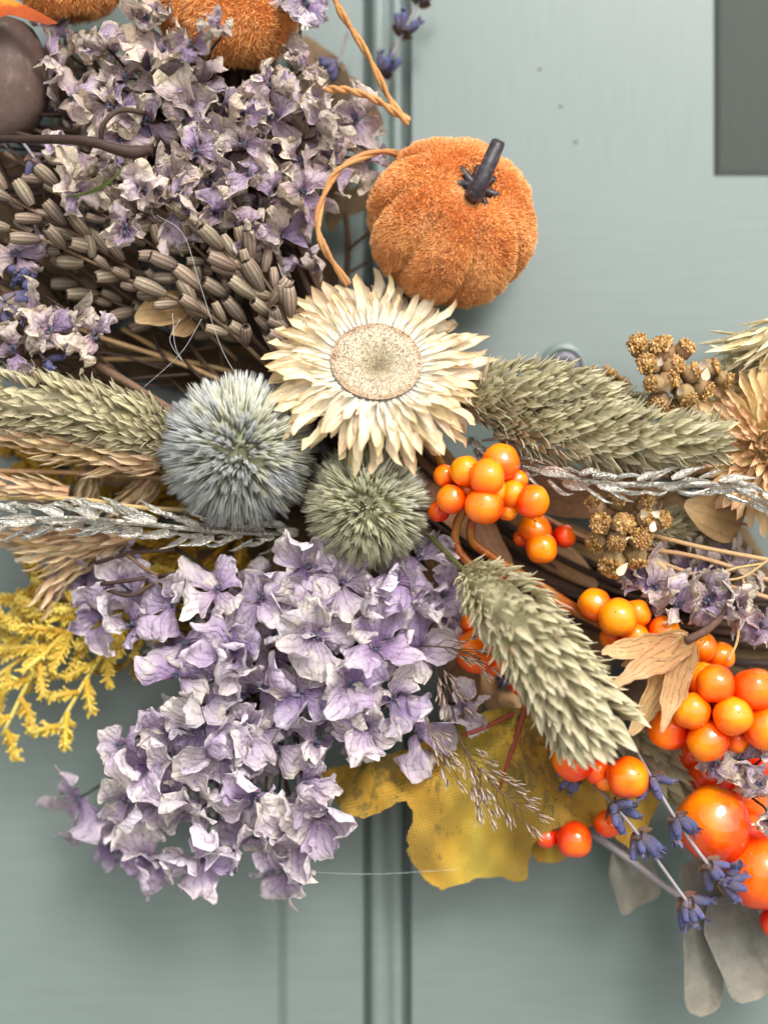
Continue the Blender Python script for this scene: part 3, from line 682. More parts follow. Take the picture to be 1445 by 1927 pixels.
wheat('wheat ear drooping toward the door at the far left', [P(190, 1035, 150), P(120, 1080, 150), P(75, 1150, 140)], 30, 12)
wheat('hazy wheat ear under the silvered sprig at the frame edge', [P(160, 1000, 120), P(60, 1010, 130), P(-50, 1000, 120)], 30, 14)
wheat('creamy wheat ear poking in from the frame above the peach flower', [P(1490, 600, 190), P(1430, 640, 210), P(1370, 660, 200)], 34, 18, whc, 0.95, R(18), m_wheatc)
wheat('pale wheat ear lying above the brown yarrow beside the creamy ear', [P(1500, 660, 180), P(1430, 672, 190), P(1375, 668, 180)], 20, 14, whc, 0.8, R(18), m_wheatc)
# long tan stalks through the left
st = thing('straw_stalks', 'tan straw stalks running behind the thistle into the wheat', 'straw', P(330, 930, 150))
for a in ([P(-40, 935, 195), P(150, 940, 205), P(260, 955, 200), P(360, 960, 170)], [P(-40, 885, 165), P(160, 890, 170), P(330, 900, 150)], [P(-30, 1000, 200), P(120, 1035, 190), P(260, 1010, 180)],
          [P(0, 540, 130), P(150, 620, 150), P(330, 680, 150), P(470, 740, 130)], [P(180, 676, 120), P(330, 678, 130), P(440, 700, 120)], [P(230, 618, 140), P(360, 690, 130), P(470, 730, 110)]):
    part('stalk', mbt(a, 4.5, n=6, seg=14), m_stemt, st)
st = thing('woody_twig', 'broken brown twig above the straw-green grass head', 'twig', P(150, 670, 200)); part('shaft', mbt([P(185, 690, 190), P(240, 720, 205), P(330, 775, 190)], lambda v: 9 - 3 * v, n=7, seg=12, jit=0.4), m_stemb, st)

# ================================================================ yellow ferns
def fern(label, stems, mat, wid=1.0, hjit=18, seed=1):
    rs = random.Random(seed)
    t = thing('yellow_fern_sprig', label, 'dried foliage', stems[0][0], 'yellow fern sprigs at the left')
    for path in stems:
        path = [p + Vector((0, 0, 30)) for p in path]
        part('stem', mbt(path, lambda v: (6 - 3 * v) * wid, n=6, seg=18), mat, t)
        pts = crom(path, 40); T, N = frames(pts); Ln = sum((pts[i + 1] - pts[i]).length for i in range(39))
        ns = int(Ln / 30)
        for i in range(ns):
            tt = 0.12 + 0.88 * i / max(1, ns - 1); k = min(38, int(tt * 39)); p = pts[k]; sg = 1 if i % 2 else -1
            side = T[k].cross(Vector((0, -1, 0))).normalized() * sg
            ln = (88 * (1 - 0.6 * tt) * rs.uniform(0.65, 1.15) + 12) * wid
            d = (T[k] * rs.uniform(0.6, 1.0) + side * rs.uniform(0.6, 0.95) + Vector((0, rs.uniform(-0.45, 0.25), 0))).normalized()
            mb = MB(); q = [p, p + d * ln * 0.5 + rv(2), p + d * ln + T[k] * ln * 0.12 + rv(3)]
            addtube(mb, q, lambda v: (5.6 - 2.2 * v) * wid, n=5, seg=6, w=rs.random(), jit=0.5)
            nn = max(3, int(ln / 5))
            for j in range(nn):
                v = 0.15 + 0.85 * j / nn; b = q[0].lerp(q[2], v); s2 = d.cross(Vector((0, -1, 0))).normalized() * (1 if j % 2 else -1)
                e = (d * rs.uniform(0.4, 0.9) + s2 * rs.uniform(0.5, 1.0) + Vector((0, rs.uniform(-0.7, 0.4), 0))).normalized()
                l2 = (17 - 8 * v) * wid * rs.uniform(0.6, 1.2)
                addtube(mb, [b, b + e * l2 * 0.55, b + e * l2], lambda v: (4.4 - 2.4 * v) * wid, n=4, seg=3, w=rs.random())
                for _ in range(2):
                    e2 = (e + rv(0.9)).normalized(); bb = b + e * l2 * rs.uniform(0.4, 0.9); addtube(mb, [bb, bb + e2 * 6.5 * wid], lambda v: 3.2 - 1.8 * v, n=4, seg=3, w=rs.random())
            part('frond', mb, mat, t)
fern('bright yellow fern sprig spreading over the bare door at the left', [
    [P(400, 1090, 90), P(330, 1130, 100), P(235, 1200, 130), P(175, 1290, 140), P(105, 1410, 130)],
    [P(300, 1130, 100), P(160, 1200, 135), P(80, 1270, 140), P(5, 1415, 130)],
    [P(260, 1150, 90), P(120, 1220, 120), P(-40, 1200, 120)],
    [P(160, 1230, 100), P(60, 1260, 110), P(-50, 1340, 100)],
    [P(260, 1120, 80), P(150, 1170, 90), P(60, 1150, 90), P(-40, 1260, 90)]], m_yel, 1.15, seed=3)
fern('golden fern sprig between the wheat and the purple petals', [
    [P(420, 1030, 80), P(280, 1080, 95), P(170, 1140, 90), P(70, 1130, 80)], [P(430, 1060, 70), P(330, 1120, 80), P(230, 1180, 80)],
    [P(380, 1050, 90), P(220, 1090, 110), P(70, 1110, 110)], [P(470, 1010, 90), P(420, 1060, 110), P(380, 1100, 100)], [P(260, 1060, 90), P(140, 1120, 110), P(60, 1170, 100)], [P(330, 1130, 70), P(300, 1200, 80), P(230, 1290, 80)]], m_yeld, 1.05, seed=5)
fern('dark ochre fern sprig in shade behind the larger thistle', [
    [P(480, 1020, 50), P(330, 950, 60), P(200, 910, 55), P(40, 900, 50)], [P(470, 1050, 50), P(420, 1100, 55), P(350, 1150, 55)],
    [P(330, 960, 50), P(180, 980, 50), P(20, 870, 50)], [P(480, 980, 50), P(330, 1040, 50), P(250, 1060, 50)]], m_yeld, 1.1, seed=8)

# ================================================================ berries
def berries(label, bs, stems=(), name='berry_cluster', red=0.0):
    t = thing(name, label, 'berries', P(bs[0][0], bs[0][1], bs[0][3]), 'glossy orange berry clusters')
    mx = sum(b[0] for b in bs) / len(bs); my = sum(b[1] for b in bs) / len(bs); mh = sum(b[3] for b in bs) / len(bs)
    ctr = P(mx, my, mh - 25)
    for i, (x, y, r, h) in enumerate(bs):
        cc = P(x, y, h); r = r * 1.07 * (D - h) / D
        out = (cc - ctr); out = out.normalized() if out.length > 4 else Vector((0, -1, 0.3)); out = (out + Vector((0, -0.5, 0.35)) + rv(0.25)).normalized()
        V, f, A = sphere((0, 0, 0), r, 28, 18, dis=0.09, seed=i * 3.3, sc=(1, 1, ru(0.94, 1.04)), fr=1.3)
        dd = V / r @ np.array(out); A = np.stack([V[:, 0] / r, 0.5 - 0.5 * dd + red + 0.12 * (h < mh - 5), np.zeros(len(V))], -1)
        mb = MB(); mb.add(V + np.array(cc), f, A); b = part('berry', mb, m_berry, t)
        mb = MB(); tip = cc + out * r; mb.add(*sphere(tuple(tip - out * 1.0), 1.5, 6, 4)); part('blossom_tip', mb, m_stemo, b)
        if (cc - ctr).length > r * 0.8: part('pedicel', mbt([cc, ctr + (cc - ctr) * 0.3, ctr], 6.5, n=6, seg=6, w=0.3), m_berrys, t)
    if len(bs) >= 12:
        V, f, A = sphere(tuple(ctr + Vector((0, 12, 0))), 38, 20, 14, dis=0.3, seed=2); A[:, 1] = 0.95; mb = MB(); mb.add(V, f, A); part('glossy_core', mb, m_berry, t)
    for s in stems: part('stem', mbt(s, 7.5, n=8, seg=24, w=0.2, jit=0.25), m_berrys, t)
t = NT('berry_stem_gloss'); t.set(t.b, 'Base Color', t.ramp(t.noise(300, 3, t.obj()), [(0.3, '#7c2a10'), (0.5, '#a8581c'), (0.7, '#8a7424')])); m_berrys = t.fin(Roughness=0.25)
berries('round cluster of orange berries right of the smaller thistle', [(943, 870, 34, 290), (916, 897, 32, 325), (876, 887, 27, 300), (911, 952, 34, 315), (850, 939, 27, 290), (836, 896, 20, 265), (1001, 944, 30, 300), (972, 905, 20, 280), (955, 962, 18, 275), (882, 925, 24, 270), (962, 928, 26, 285), (825, 962, 20, 240), (930, 925, 26, 285)],
        [[P(900, 920, 250), P(862, 980, 235), P(860, 1030, 230), P(900, 1075, 225), P(950, 1090, 200)], [P(905, 930, 240), P(885, 1010, 225), P(930, 1050, 215), P(990, 1085, 205), P(1100, 1155, 190)], [P(850, 930, 240), P(810, 830, 180), P(770, 800, 150)]])
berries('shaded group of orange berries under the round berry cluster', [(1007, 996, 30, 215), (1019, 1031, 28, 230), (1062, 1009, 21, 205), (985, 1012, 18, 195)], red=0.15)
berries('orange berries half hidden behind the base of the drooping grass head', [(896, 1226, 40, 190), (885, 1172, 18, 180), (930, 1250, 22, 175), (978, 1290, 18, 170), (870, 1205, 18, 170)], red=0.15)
berries('loose orange berries between the drooping grass and the papery calyx', [(1119, 1137, 30, 235), (1162, 1162, 35, 265), (1197, 1155, 26, 235), (1195, 1197, 24, 245), (1249, 1186, 28, 235), (1150, 1200, 22, 210), (1225, 1215, 22, 215)], [[P(1020, 1120, 200), P(1080, 1150, 205), P(1160, 1190, 215)]])
berries('orange berries by the curled brown stem of the papery calyx', [(1321, 1217, 27, 225), (1355, 1234, 26, 215), (1303, 1250, 22, 205), (1340, 1262, 22, 210)])
berries('large bright cluster of orange berries at the right edge', [(1322, 1280, 33, 275), (1346, 1287, 34, 305), (1418, 1298, 40, 295), (1301, 1338, 34, 300), (1378, 1347, 35, 315), (1436, 1370, 38, 295), (1258, 1368, 40, 250), (1331, 1394, 37, 290), (1385, 1392, 24, 265), (1366, 1316, 28, 275), (1408, 1334, 24, 275), (1460, 1330, 26, 280)], red=0.1)
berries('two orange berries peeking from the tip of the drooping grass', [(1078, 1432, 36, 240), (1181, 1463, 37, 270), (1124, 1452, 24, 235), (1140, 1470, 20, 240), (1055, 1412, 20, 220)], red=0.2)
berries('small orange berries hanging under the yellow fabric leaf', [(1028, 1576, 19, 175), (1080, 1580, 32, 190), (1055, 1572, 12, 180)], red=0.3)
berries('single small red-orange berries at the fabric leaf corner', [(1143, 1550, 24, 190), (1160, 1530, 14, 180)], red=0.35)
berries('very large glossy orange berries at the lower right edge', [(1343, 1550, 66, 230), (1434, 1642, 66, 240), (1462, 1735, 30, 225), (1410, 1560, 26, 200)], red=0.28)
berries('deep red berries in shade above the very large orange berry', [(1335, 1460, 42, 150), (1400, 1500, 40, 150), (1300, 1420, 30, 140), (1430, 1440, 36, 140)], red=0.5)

# ================================================================ yarrow heads
ym = []
for i in range(5):
    mb = MB()
    V, f, A = sphere((0, 14, 0), 15, 14, 9, dis=0.25, seed=i, sc=(1, 1.15, 1), fr=2.5); mb.add(V, f, np.stack([A[:, 0], V[:, 1] / 30, A[:, 2]], -1)); ym.append(mb.mesh('seed_cup', m_ach))
yc = []
for i in range(5):
    mb = MB()
    for k in range(46):
        a = k * 2.4; r = 14.5 * math.sqrt((k + 0.5) / 46); b = (r * math.cos(a), 27 + 4 * math.cos(r / 15 * 1.4) + ru(-1, 2.0), r * math.sin(a))
        V, f, A = sphere(b, ru(2.0, 3.4), 5, 4, dis=0.9, seed=k, fr=2.0); mb.add(V, f, np.stack([A[:, 0], np.full(len(V), ru(0.1, 1)), np.full(len(V), random.random())], -1))
    yc.append(mb.mesh('seed_crown', m_achc))
yp = blades('dry_petal', m_achp, 4, L=20, W=14, prof=ovate, cup=0.8, bend=0.6, wr=4, nu=5, nv=6)
def yarrow(label, heads, root, stems, pet):
    t = thing('dried_yarrow', label, 'dried flower', root, 'brown yarrow heads')
    for (x, y, h, s, dx, dz) in heads:
        s *= ru(0.82, 1.15); p = P(x, y, h); d = (Vector((dx * 1.3, -0.7, dz * 1.3)) + rv(0.35)).normalized(); M = frame(p - d * 22 * s, d, Vector((0, 0, 1)) + rv(0.3), s)
        o = new('seed_cup', random.choice(ym), t, M); new('seed_crown', random.choice(yc), o, M)
        part('stem', mbt([p - d * 20 * s, (p - d * 45 * s).lerp(root, 0.45), root], 3, n=5, seg=8), m_stemt, t)
    for (x, y, h) in pet: new('dry_petal', random.choice(yp), t, frame(P(x, y, h), rv() + Vector((0, 0, 0.3)), Vector((0, -1, 0)) + rv(0.5), ru(0.8, 1.2)))
    for s in stems: part('stem', mbt(s, 4.2, n=6, seg=12), m_stemt, t)
yarrow('crumbly brown yarrow head at the top right, standing against the door',
       [(1202, 650, 250, 1.15, -0.4, 0.5), (1245, 655, 265, 1.25, 0, 0.4), (1218, 685, 285, 1.2, -0.2, 0.1), (1270, 688, 280, 1.15, 0.2, 0.2), (1228, 722, 290, 1.2, -0.3, -0.1), (1290, 655, 260, 1.15, 0.3, 0.4),
        (1262, 715, 285, 1.1, 0.2, -0.1), (1305, 700, 265, 1.15, 0.5, 0.1), (1238, 760, 270, 1.25, -0.3, -0.5), (1292, 748, 275, 1.1, 0.2, -0.3), (1325, 735, 250, 1.1, 0.5, -0.2), (1340, 690, 230, 1.0, 0.6, 0.2), (1365, 715, 220, 1.1, 0.5, 0), (1270, 775, 250, 1.0, 0, -0.5)], P(1330, 800, 170), [], [(1240, 688, 305), (1250, 735, 308), (1315, 690, 290), (1325, 715, 285), (1285, 730, 300)])
yarrow('crumbly brown yarrow head beneath the slim silvered sprig',
       [(1118, 948, 275, 1.15, -0.5, 0.5), (1160, 940, 270, 1.1, 0, 0.6), (1213, 945, 270, 1.1, 0.2, 0.5), (1130, 985, 290, 1.1, -0.4, 0), (1172, 985, 305, 1.3, 0, 0.1), (1215, 975, 290, 1.1, 0.4, 0.2), (1245, 978, 280, 1.1, 0.6, 0.2),
        (1160, 1020, 295, 1.15, -0.1, -0.3), (1205, 1012, 290, 1.1, 0.3, -0.2), (1150, 1062, 265, 1.3, -0.3, -0.8), (1195, 1052, 265, 1.15, 0.1, -0.8), (1120, 1020, 265, 1.0, -0.6, -0.3)], P(1180, 1010, 210),
       [[P(1200, 1000, 240), P(1320, 1030, 240), P(1470, 1058, 230)], [P(1195, 1030, 230), P(1320, 1050, 230), P(1470, 1100, 220)], [P(1190, 1020, 220), P(1250, 1070, 225), P(1300, 1115, 220)], [P(1190, 1040, 215), P(1330, 1090, 222), P(1480, 1135, 220)],
        [P(1010, 965, 190), P(1100, 1010, 220), P(1180, 1030, 230)]], [(1205, 968, 310), (1225, 1000, 310), (1240, 970, 305), (1185, 1010, 320), (1160, 1080, 290)])
yarrow('small brown yarrow buds peeking behind the long canary grass', [(1108, 706, 180, 1.1, -0.2, 0.6), (1145, 708, 180, 1.1, 0.2, 0.6), (1170, 725, 170, 1.0, 0.3, 0.6)], P(1140, 780, 130), [], [])
yarrow('brown yarrow buds under the long canary grass near the peach flower', [(1190, 890, 190, 1.2, -0.2, 0.6), (1235, 880, 190, 1.3, 0.2, 0.4), (1290, 888, 190, 1.1, 0.3, 0.6), (1330, 880, 180, 1.1, 0.3, 0.4)], P(1240, 940, 130), [], [(1262, 880, 215), (1300, 880, 215)])

# ================================================================ hydrangeas
def petal_set(mat, n, name='petal', k=1.0):
    out = []
    for i in range(n):
        mb = MB(); mb.add(*blade(ru(52, 64), ru(58, 80), petalp, cup=random.choice([ru(-1.6, -0.4), ru(0.3, 1.0), ru(0.9, 2.0)]), bend=random.choice([-1, -1, 1]) * k * (ru(0.2, 1.7) if random.random() < 0.6 else ru(1.7, 3.0)), pw=ru(1.0, 2.6), wr=ru(9, 18) * k, ripple=ru(5, 11) * k, rf=ru(8, 16),
                                 nu=17, nv=15, seed=i * 1.7 + 0.3, wf=ru(0.03, 0.048), twist=ru(-1.0, 1.0), rag=0.1, rnd=ru(0.15, 0.3), tipr=ru(3, 8)))
        out.append(mb.mesh(name, mat))
    return out
pl = petal_set(m_lilac, 48, k=0.8); pm = petal_set(m_mauve, 44, k=1.25)
def inside(x, y, poly):
    r = False; n = len(poly)
    for i in range(n):
        x1, y1 = poly[i]; x2, y2 = poly[(i + 1) % n]
        if (y1 > y) != (y2 > y) and x < (x2 - x1) * (y - y1) / (y2 - y1) + x1: r = not r
    return r
def edged(x, y, poly):
    m = 1e9; n = len(poly); best = None
    for i in range(n):
        a = Vector(poly[i]); b = Vector(poly[(i + 1) % n]); p = Vector((x, y)); d = b - a
        t = max(0, min(1, (p - a).dot(d) / max(1e-9, d.length_squared))); q = a + d * t; l = (p - q).length
        if l < m: m = l; best = q
    return m, best
def poisson(poly, dist, margin, holes=(), seed=0, tries=6000, pre=()):
    rs = random.Random(seed); xs = [p[0] for p in poly]; ys = [p[1] for p in poly]; out = list(pre)
    for _ in range(tries):
        x = rs.uniform(min(xs), max(xs)); y = rs.uniform(min(ys), max(ys))
        if not inside(x, y, poly) or edged(x, y, poly)[0] < margin: continue
        if any((x - hx) ** 2 + (y - hy) ** 2 < hr * hr for hx, hy, hr in holes): continue
        if any((x - a) ** 2 + (y - b) ** 2 < dist * dist for a, b in out): continue
        out.append((x, y))
    return out
def hydrangea(label, pts, hub, hf, petals, size=1.0, npet=4, pedi=m_stemd, cols=None, tiltr=(0.0, 1.0)):
    t = thing('dried_hydrangea', label, 'dried flower', hub, 'dried hydrangea heads')
    for (x, y, dh) in pts:
        h = hf(x, y) + dh; cc = P(x, y, h)
        n = ((cc - hub).normalized() * 0.7 + Vector((0, -0.75, 0.1)) + rv(0.55)).normalized()
        s = size * ru(0.78, 1.15)
        mb = MB(); addtube(mb, [cc, cc - n * 26 * s + rv(6), cc.lerp(hub, 0.5) + Vector((0, 14, 0)) + rv(12), hub + rv(14)], lambda v: 1.7 + 1.6 * v, n=5, seg=9)
        fl = part('floret', mb, pedi, t)
        mb = MB()
        for k in range(7):
            o = cc + n * ru(3, 8) + rv(6); mb.add(*sphere(tuple(o), ru(2.2, 3.6), 6, 5))
        part('stamen_cluster', mb, m_stamen, fl)
        X = n.cross(rv()).normalized(); Y = n.cross(X); a0 = ru(0, 6.28)
        for k in range(npet if random.random() > 0.25 else npet - 1):
            a = a0 + k * 2 * math.pi / npet + ru(-0.35, 0.35); o = X * math.cos(a) + Y * math.sin(a); e = ru(*tiltr)
            d = o * math.cos(e) + n * math.sin(e)
            new('petal', random.choice(petals), fl, frame(cc + o * 3, d, n * math.cos(e) - o * math.sin(e), s * ru(0.75, 1.15)))
    return t
lowpoly = [(110, 1080), (160, 1035), (200, 1025), (240, 1070), (330, 1090), (400, 1075), (440, 1060), (520, 1060), (590, 1015), (640, 1035), (700, 1085), (735, 1010), (800, 1005), (865, 1085), (872, 1165), (815, 1205), (805, 1290), (852, 1350), (845, 1400), (790, 1445), (720, 1385), (690, 1400), (600, 1460),
           (658, 1490), (655, 1570), (595, 1570), (595, 1660), (545, 1697), (480, 1630), (430, 1560), (425, 1645), (330, 1630), (350, 1575), (300, 1590), (285, 1640), (235, 1655), (175, 1600), (215, 1545), (120, 1555), (105, 1460), (190, 1450), (235, 1430), (205, 1395), (260, 1365), (295, 1350), (275, 1270), (290, 1215), (190, 1225), (150, 1130)]
keys = [(160, 1085), (205, 1055), (195, 1160), (150, 1500), (215, 1590), (275, 1610), (375, 1610), (540, 1640), (600, 1530), (790, 1050), (835, 1120), (785, 1380), (230, 1400), (640, 1100), (660, 1290), (250, 1180)]
lp = poisson(lowpoly, 61, 28, seed=4, pre=keys)
hfl = lambda x, y: 255 - 0.00065 * ((x - 560) ** 2 + (y - 1290) ** 2)
hydrangea('large lilac hydrangea head hanging in front of the door', [(x, y, ru(-12, 22)) for x, y in lp], P(520, 1250, 90), hfl, pl, 1.24)
lp2 = poisson([(400, 1100), (600, 1060), (800, 1100), (780, 1350), (640, 1430), (560, 1540), (400, 1560), (270, 1480), (320, 1300), (300, 1200)], 66, 20, seed=9)
hydrangea('shaded inner florets of the lilac hydrangea, deeper in the head', [(x, y, -75) for x, y in lp2], P(520, 1250, 70), hfl, pl, 0.95)
uppoly = [(90, 190), (75, 60), (150, 35), (200, 60), (290, 0), (330, 60), (335, 120), (390, 140), (440, 165), (520, 120), (590, 85), (625, 100), (640, 190), (700, 195), (718, 280), (700, 330), (620, 340), (585, 400), (555, 400), (600, 480), (545, 545), (480, 470), (420, 470), (330, 420), (250, 400), (200, 400), (120, 345), (90, 260)]
up = poisson(uppoly, 58, 24, seed=2, pre=[(240, 150), (125, 70), (200, 90), (280, 40), (570, 130), (665, 225), (600, 250), (510, 220), (560, 300), (470, 430), (570, 490), (280, 230)])
hfu = lambda x, y: 250 - 0.0005 * ((x - 400) ** 2 + (y - 250) ** 2)
hydrangea('mauve and beige hydrangea head filling the upper left', [(x, y, ru(-20, 20)) for x, y in up], P(380, 280, 90), hfu, pm, 1.06)
up2 = poisson([(110, 100), (300, 60), (420, 170), (620, 150), (680, 260), (560, 380), (450, 420), (300, 380), (120, 300)], 54, 16, seed=6)
hydrangea('shaded beige florets deep inside the upper hydrangea', [(x, y, -80) for x, y in up2], P(380, 280, 60), hfu, pm, 0.9)
hydrangea('single curled hydrangea floret in front of the cut-off plush pumpkin', [(410, 55, 0), (365, 85, -10)], P(400, 150, 200), lambda x, y: 335, pm, 0.8)
hydrangea('pale lilac hydrangea floret at the top edge beside the twine', [(575, 5, 0), (535, -15, 0)], P(560, 90, 120), lambda x, y: 230, pl, 1.05)
hydrangea('violet and cream hydrangea florets at the left edge above the canary grass', [(30, 660, 5), (95, 620, 0), (180, 630, 10), (60, 600, -20), (150, 600, -25), (30, 480, -20)], P(130, 560, 120), lambda x, y: 245, pm, 1.0)
hydrangea('ragged hydrangea floret over the seed spikes, cream and rolled', [(235, 430, 10), (150, 360, 0), (270, 360, -10)], P(240, 350, 150), lambda x, y: 275, pm, 0.85)
hydrangea('small mauve hydrangea florets below the brown yarrow at the right', [(1330, 1130, 20), (1275, 1140, 10), (1385, 1145, 15), (1230, 1105, -10), (1195, 1085, -30), (1400, 1080, -40), (1340, 1060, -50), (1290, 1080, -40), (1430, 1180, -40)], P(1330, 1150, 110), lambda x, y: 240, pm, 0.86)
hydrangea('mauve hydrangea florets between the big berries at the right edge', [(1390, 1430, 0), (1345, 1440, 0), (1425, 1480, -10), (1440, 1410, -10), (1440, 1535, 0)], P(1400, 1460, 130), lambda x, y: 270, pm, 0.8)
hydrangea('lilac hydrangea floret tucked behind the fine grass by the tan leaves', [(870, 1330, 0), (845, 1160, -10)], P(820, 1300, 120), lambda x, y: 190, pl, 0.8)
# dark side branches of the two hydrangeas
br = thing('hydrangea_branch', 'thick dark forked branch in front of the upper hydrangea', 'branch', P(0, 258, 260))
part('shaft', mbt([P(-40, 262, 250), P(60, 262, 285), P(160, 265, 305), P(240, 285, 300), P(285, 282, 280)], lambda v: 6 + 5 * v * (1 if v < 0.9 else 0.4), n=8, seg=20, jit=0.3), m_stemd, br)
part('curl', mbt([P(190, 272, 300), P(195, 235, 310), P(225, 208, 300), P(275, 212, 270)], 4.5, n=6, seg=14), m_stemd, br)
br = thing('hydrangea_branch', 'thin brown branches fanning out at the lilac hydrangea top', 'branch', P(400, 1130, 180))
for a in ([P(240, 1045, 215), P(290, 1080, 215), P(400, 1125, 190), P(480, 1170, 150)], [P(330, 1030, 180), P(400, 1080, 190), P(470, 1120, 170)], [P(190, 1100, 220), P(260, 1090, 225), P(300, 1085, 215)], [P(200, 1110, 220), P(250, 1120, 225), P(300, 1090, 215)], [P(300, 1085, 215), P(360, 1075, 215), P(400, 1100, 200)], [P(180, 1060, 200), P(250, 1040, 200), P(330, 1035, 190)]):
    part('twig', mbt(a, 4, n=6, seg=12, jit=0.3), m_stemd if len(br.children) else m_stemb, br)
tg = thing('stem_tangle', 'tangle of dark dry stems behind the seed spikes and upper hydrangea', 'stems', P(300, 500, 100))
for i in range(210):
    a = Vector((ru(-160, 560), ru(120, 720))); th = ru(-0.3, 1.3); l = ru(120, 320)
    p0 = P(a.x, a.y, ru(70, 200)); p2 = P(a.x + l * math.cos(th), a.y + l * math.sin(th), ru(70, 180))
    if not (a.x + l * math.cos(th) < 560 and a.y + l * math.sin(th) < 760): continue
    part('stem', mbt([p0, p0.lerp(p2, 0.5) + rv(28), p2], ru(1.6, 4.5), n=5, seg=9, w=random.random()), random.choice([m_stemd, m_stemd, m_stemb]), tg)

# ================================================================ filler leaves
def leaves(name, label, cat, specs, mat, base, group=None, wr=10):
    t = thing(name, label, cat, P(*base), group)
    for i, (x0, y0, h0, x1, y1, h1, W) in enumerate(specs):
        a = P(x0, y0, h0); b = P(x1, y1, h1); L = (b - a).length
        mb = MB(); mb.add(*blade(L * 1.03, W, ovate, cup=ru(-0.7, 0.9), bend=ru(-0.45, 0.45), wr=wr, ripple=ru(0, W * 0.08), nu=9, nv=17, seed=i + base[0], wf=0.012))
        new('leaf', mb.mesh('leaf', mat), t, frame(a, b - a, Vector((ru(-0.4, 0.4), -1, ru(-0.4, 0.4)))))
        part('leaf_stalk', mbt([a, a + (a - b) * 0.18 + rv(6)], 2.6, n=5, seg=4), mat, t)
leaves('dried_leaves', 'broad dark brown dried leaves behind the seed spikes', 'dried leaves',
       [(520, 640, 60, 330, 560, 80, 130), (540, 720, 60, 330, 690, 70, 120), (520, 560, 60, 400, 380, 90, 120), (420, 480, 60, 260, 330, 80, 130), (300, 420, 60, 120, 300, 80, 130), (260, 540, 55, 60, 470, 80, 130), (380, 700, 50, 180, 640, 80, 120), (560, 800, 60, 360, 760, 70, 110), (200, 620, 45, 0, 560, 70, 120), (480, 380, 60, 360, 370, 140, 60), (360, 300, 50, 160, 200, 70, 150), (520, 300, 50, 330, 180, 70, 150), (640, 310, 50, 500, 220, 70, 120), (240, 200, 50, 60, 100, 70, 130), (230, 750, 50, 40, 690, 70, 110)], m_leafd, (420, 560, 60))
leaves('dried_leaves', 'long tan dried leaves in the gap under the orange berry cluster', 'dried leaves',
       [(760, 820, 110, 960, 1060, 150, 90), (800, 900, 90, 880, 1160, 120, 100), (900, 960, 100, 1120, 1100, 130, 90), (820, 1060, 90, 900, 1330, 110, 90), (860, 1100, 80, 980, 1400, 90, 100), (1000, 1000, 90, 1200, 1090, 100, 90), (1090, 900, 70, 1300, 960, 100, 100), (880, 1240, 110, 870, 1400, 100, 60), (940, 880, 80, 1160, 960, 100, 110), (740, 880, 70, 900, 960, 70, 110)], m_leaft, (860, 1000, 90))
leaves('dried_leaves', 'shadowed brown dried leaves behind the red and orange berries', 'dried leaves',
       [(1000, 1100, 60, 1140, 1260, 70, 130), (1150, 1120, 60, 1330, 1220, 80, 130), (1280, 1040, 60, 1460, 1120, 80, 140), (1200, 1250, 60, 1330, 1400, 80, 130), (1330, 1180, 60, 1480, 1290, 70, 140), (1320, 1330, 60, 1470, 1470, 70, 150), (1030, 1240, 60, 1150, 1380, 70, 120), (1250, 960, 60, 1440, 1040, 80, 120), (1240, 840, 60, 1420, 900, 80, 120), (1180, 1290, 100, 1230, 1370, 160, 60), (900, 1150, 50, 1040, 1260, 60, 130)], m_leafd, (1150, 1150, 60))
leaves('dried_leaves', 'dark brown dried leaves in the gap around the two thistles', 'dried leaves',
       [(640, 940, 40, 500, 1080, 60, 110), (620, 900, 45, 480, 980, 70, 120), (560, 980, 40, 380, 1020, 60, 110), (720, 1000, 40, 640, 1130, 60, 120), (800, 980, 45, 740, 1120, 60, 110), (560, 860, 40, 400, 930, 60, 110), (620, 860, 60, 560, 960, 80, 90), (330, 850, 40, 180, 900, 60, 100), (500, 480, 40, 380, 400, 60, 120), (620, 560, 45, 500, 460, 60, 110), (120, 560, 35, -30, 470, 50, 140), (140, 480, 35, -40, 360, 50, 140), (120, 400, 35, -30, 300, 50, 140), (160, 700, 35, -40, 600, 50, 130), (330, 940, 30, 150, 860, 50, 120), (150, 840, 30, -50, 790, 50, 120), (540, 1100, 30, 380, 1040, 50, 120), (700, 1240, 30, 560, 1120, 50, 130), (640, 200, 30, 560, 60, 50, 90), (480, 160, 30, 420, 20, 50, 120)], m_leafd, (600, 960, 40))
leaves('dried_leaf', 'broad peach-tan petal-like leaf under the peach flower', 'dried leaf', [(1395, 985, 190, 1290, 950, 205, 90)], m_leaft, (1395, 985, 190), wr=5)
leaves('dried_leaf', 'small torn tan leaf hanging under the seed spikes', 'dried leaf', [(350, 570, 205, 250, 600, 225, 60), (360, 600, 200, 320, 640, 215, 40)], m_leaft, (350, 570, 200), wr=12)
leaves('dried_leaves', 'brown curled leaves under the twine loop', 'dried leaves', [(700, 360, 60, 630, 400, 70, 50), (640, 340, 80, 625, 440, 90, 42), (690, 200, 80, 720, 260, 80, 30)], m_leafd, (660, 360, 60))
gl = thing('green_leaf', 'curled olive green leaf between the hydrangea and seed spikes', 'leaf', P(130, 372, 255))
mb = MB(); mb.add(*blade(128, 34, lance, cup=0.7, bend=1.1, wr=6, nu=7, nv=16, seed=3)); new('blade', mb.mesh('blade', m_green), gl, frame(P(128, 372, 312), Vector((1, -0.1, -0.05)), Vector((0.15, -0.35, 0.95))))
sm = thing('thin_vine', 'thin dark vine with small leaves in front of the door left of the pumpkin', 'vine', P(655, 560, 60))
part('stem', mbt([P(640, 620, 60), P(655, 470, 70), P(650, 360, 70), P(690, 300, 60)], 6, n=6, seg=14), m_leafd, sm)
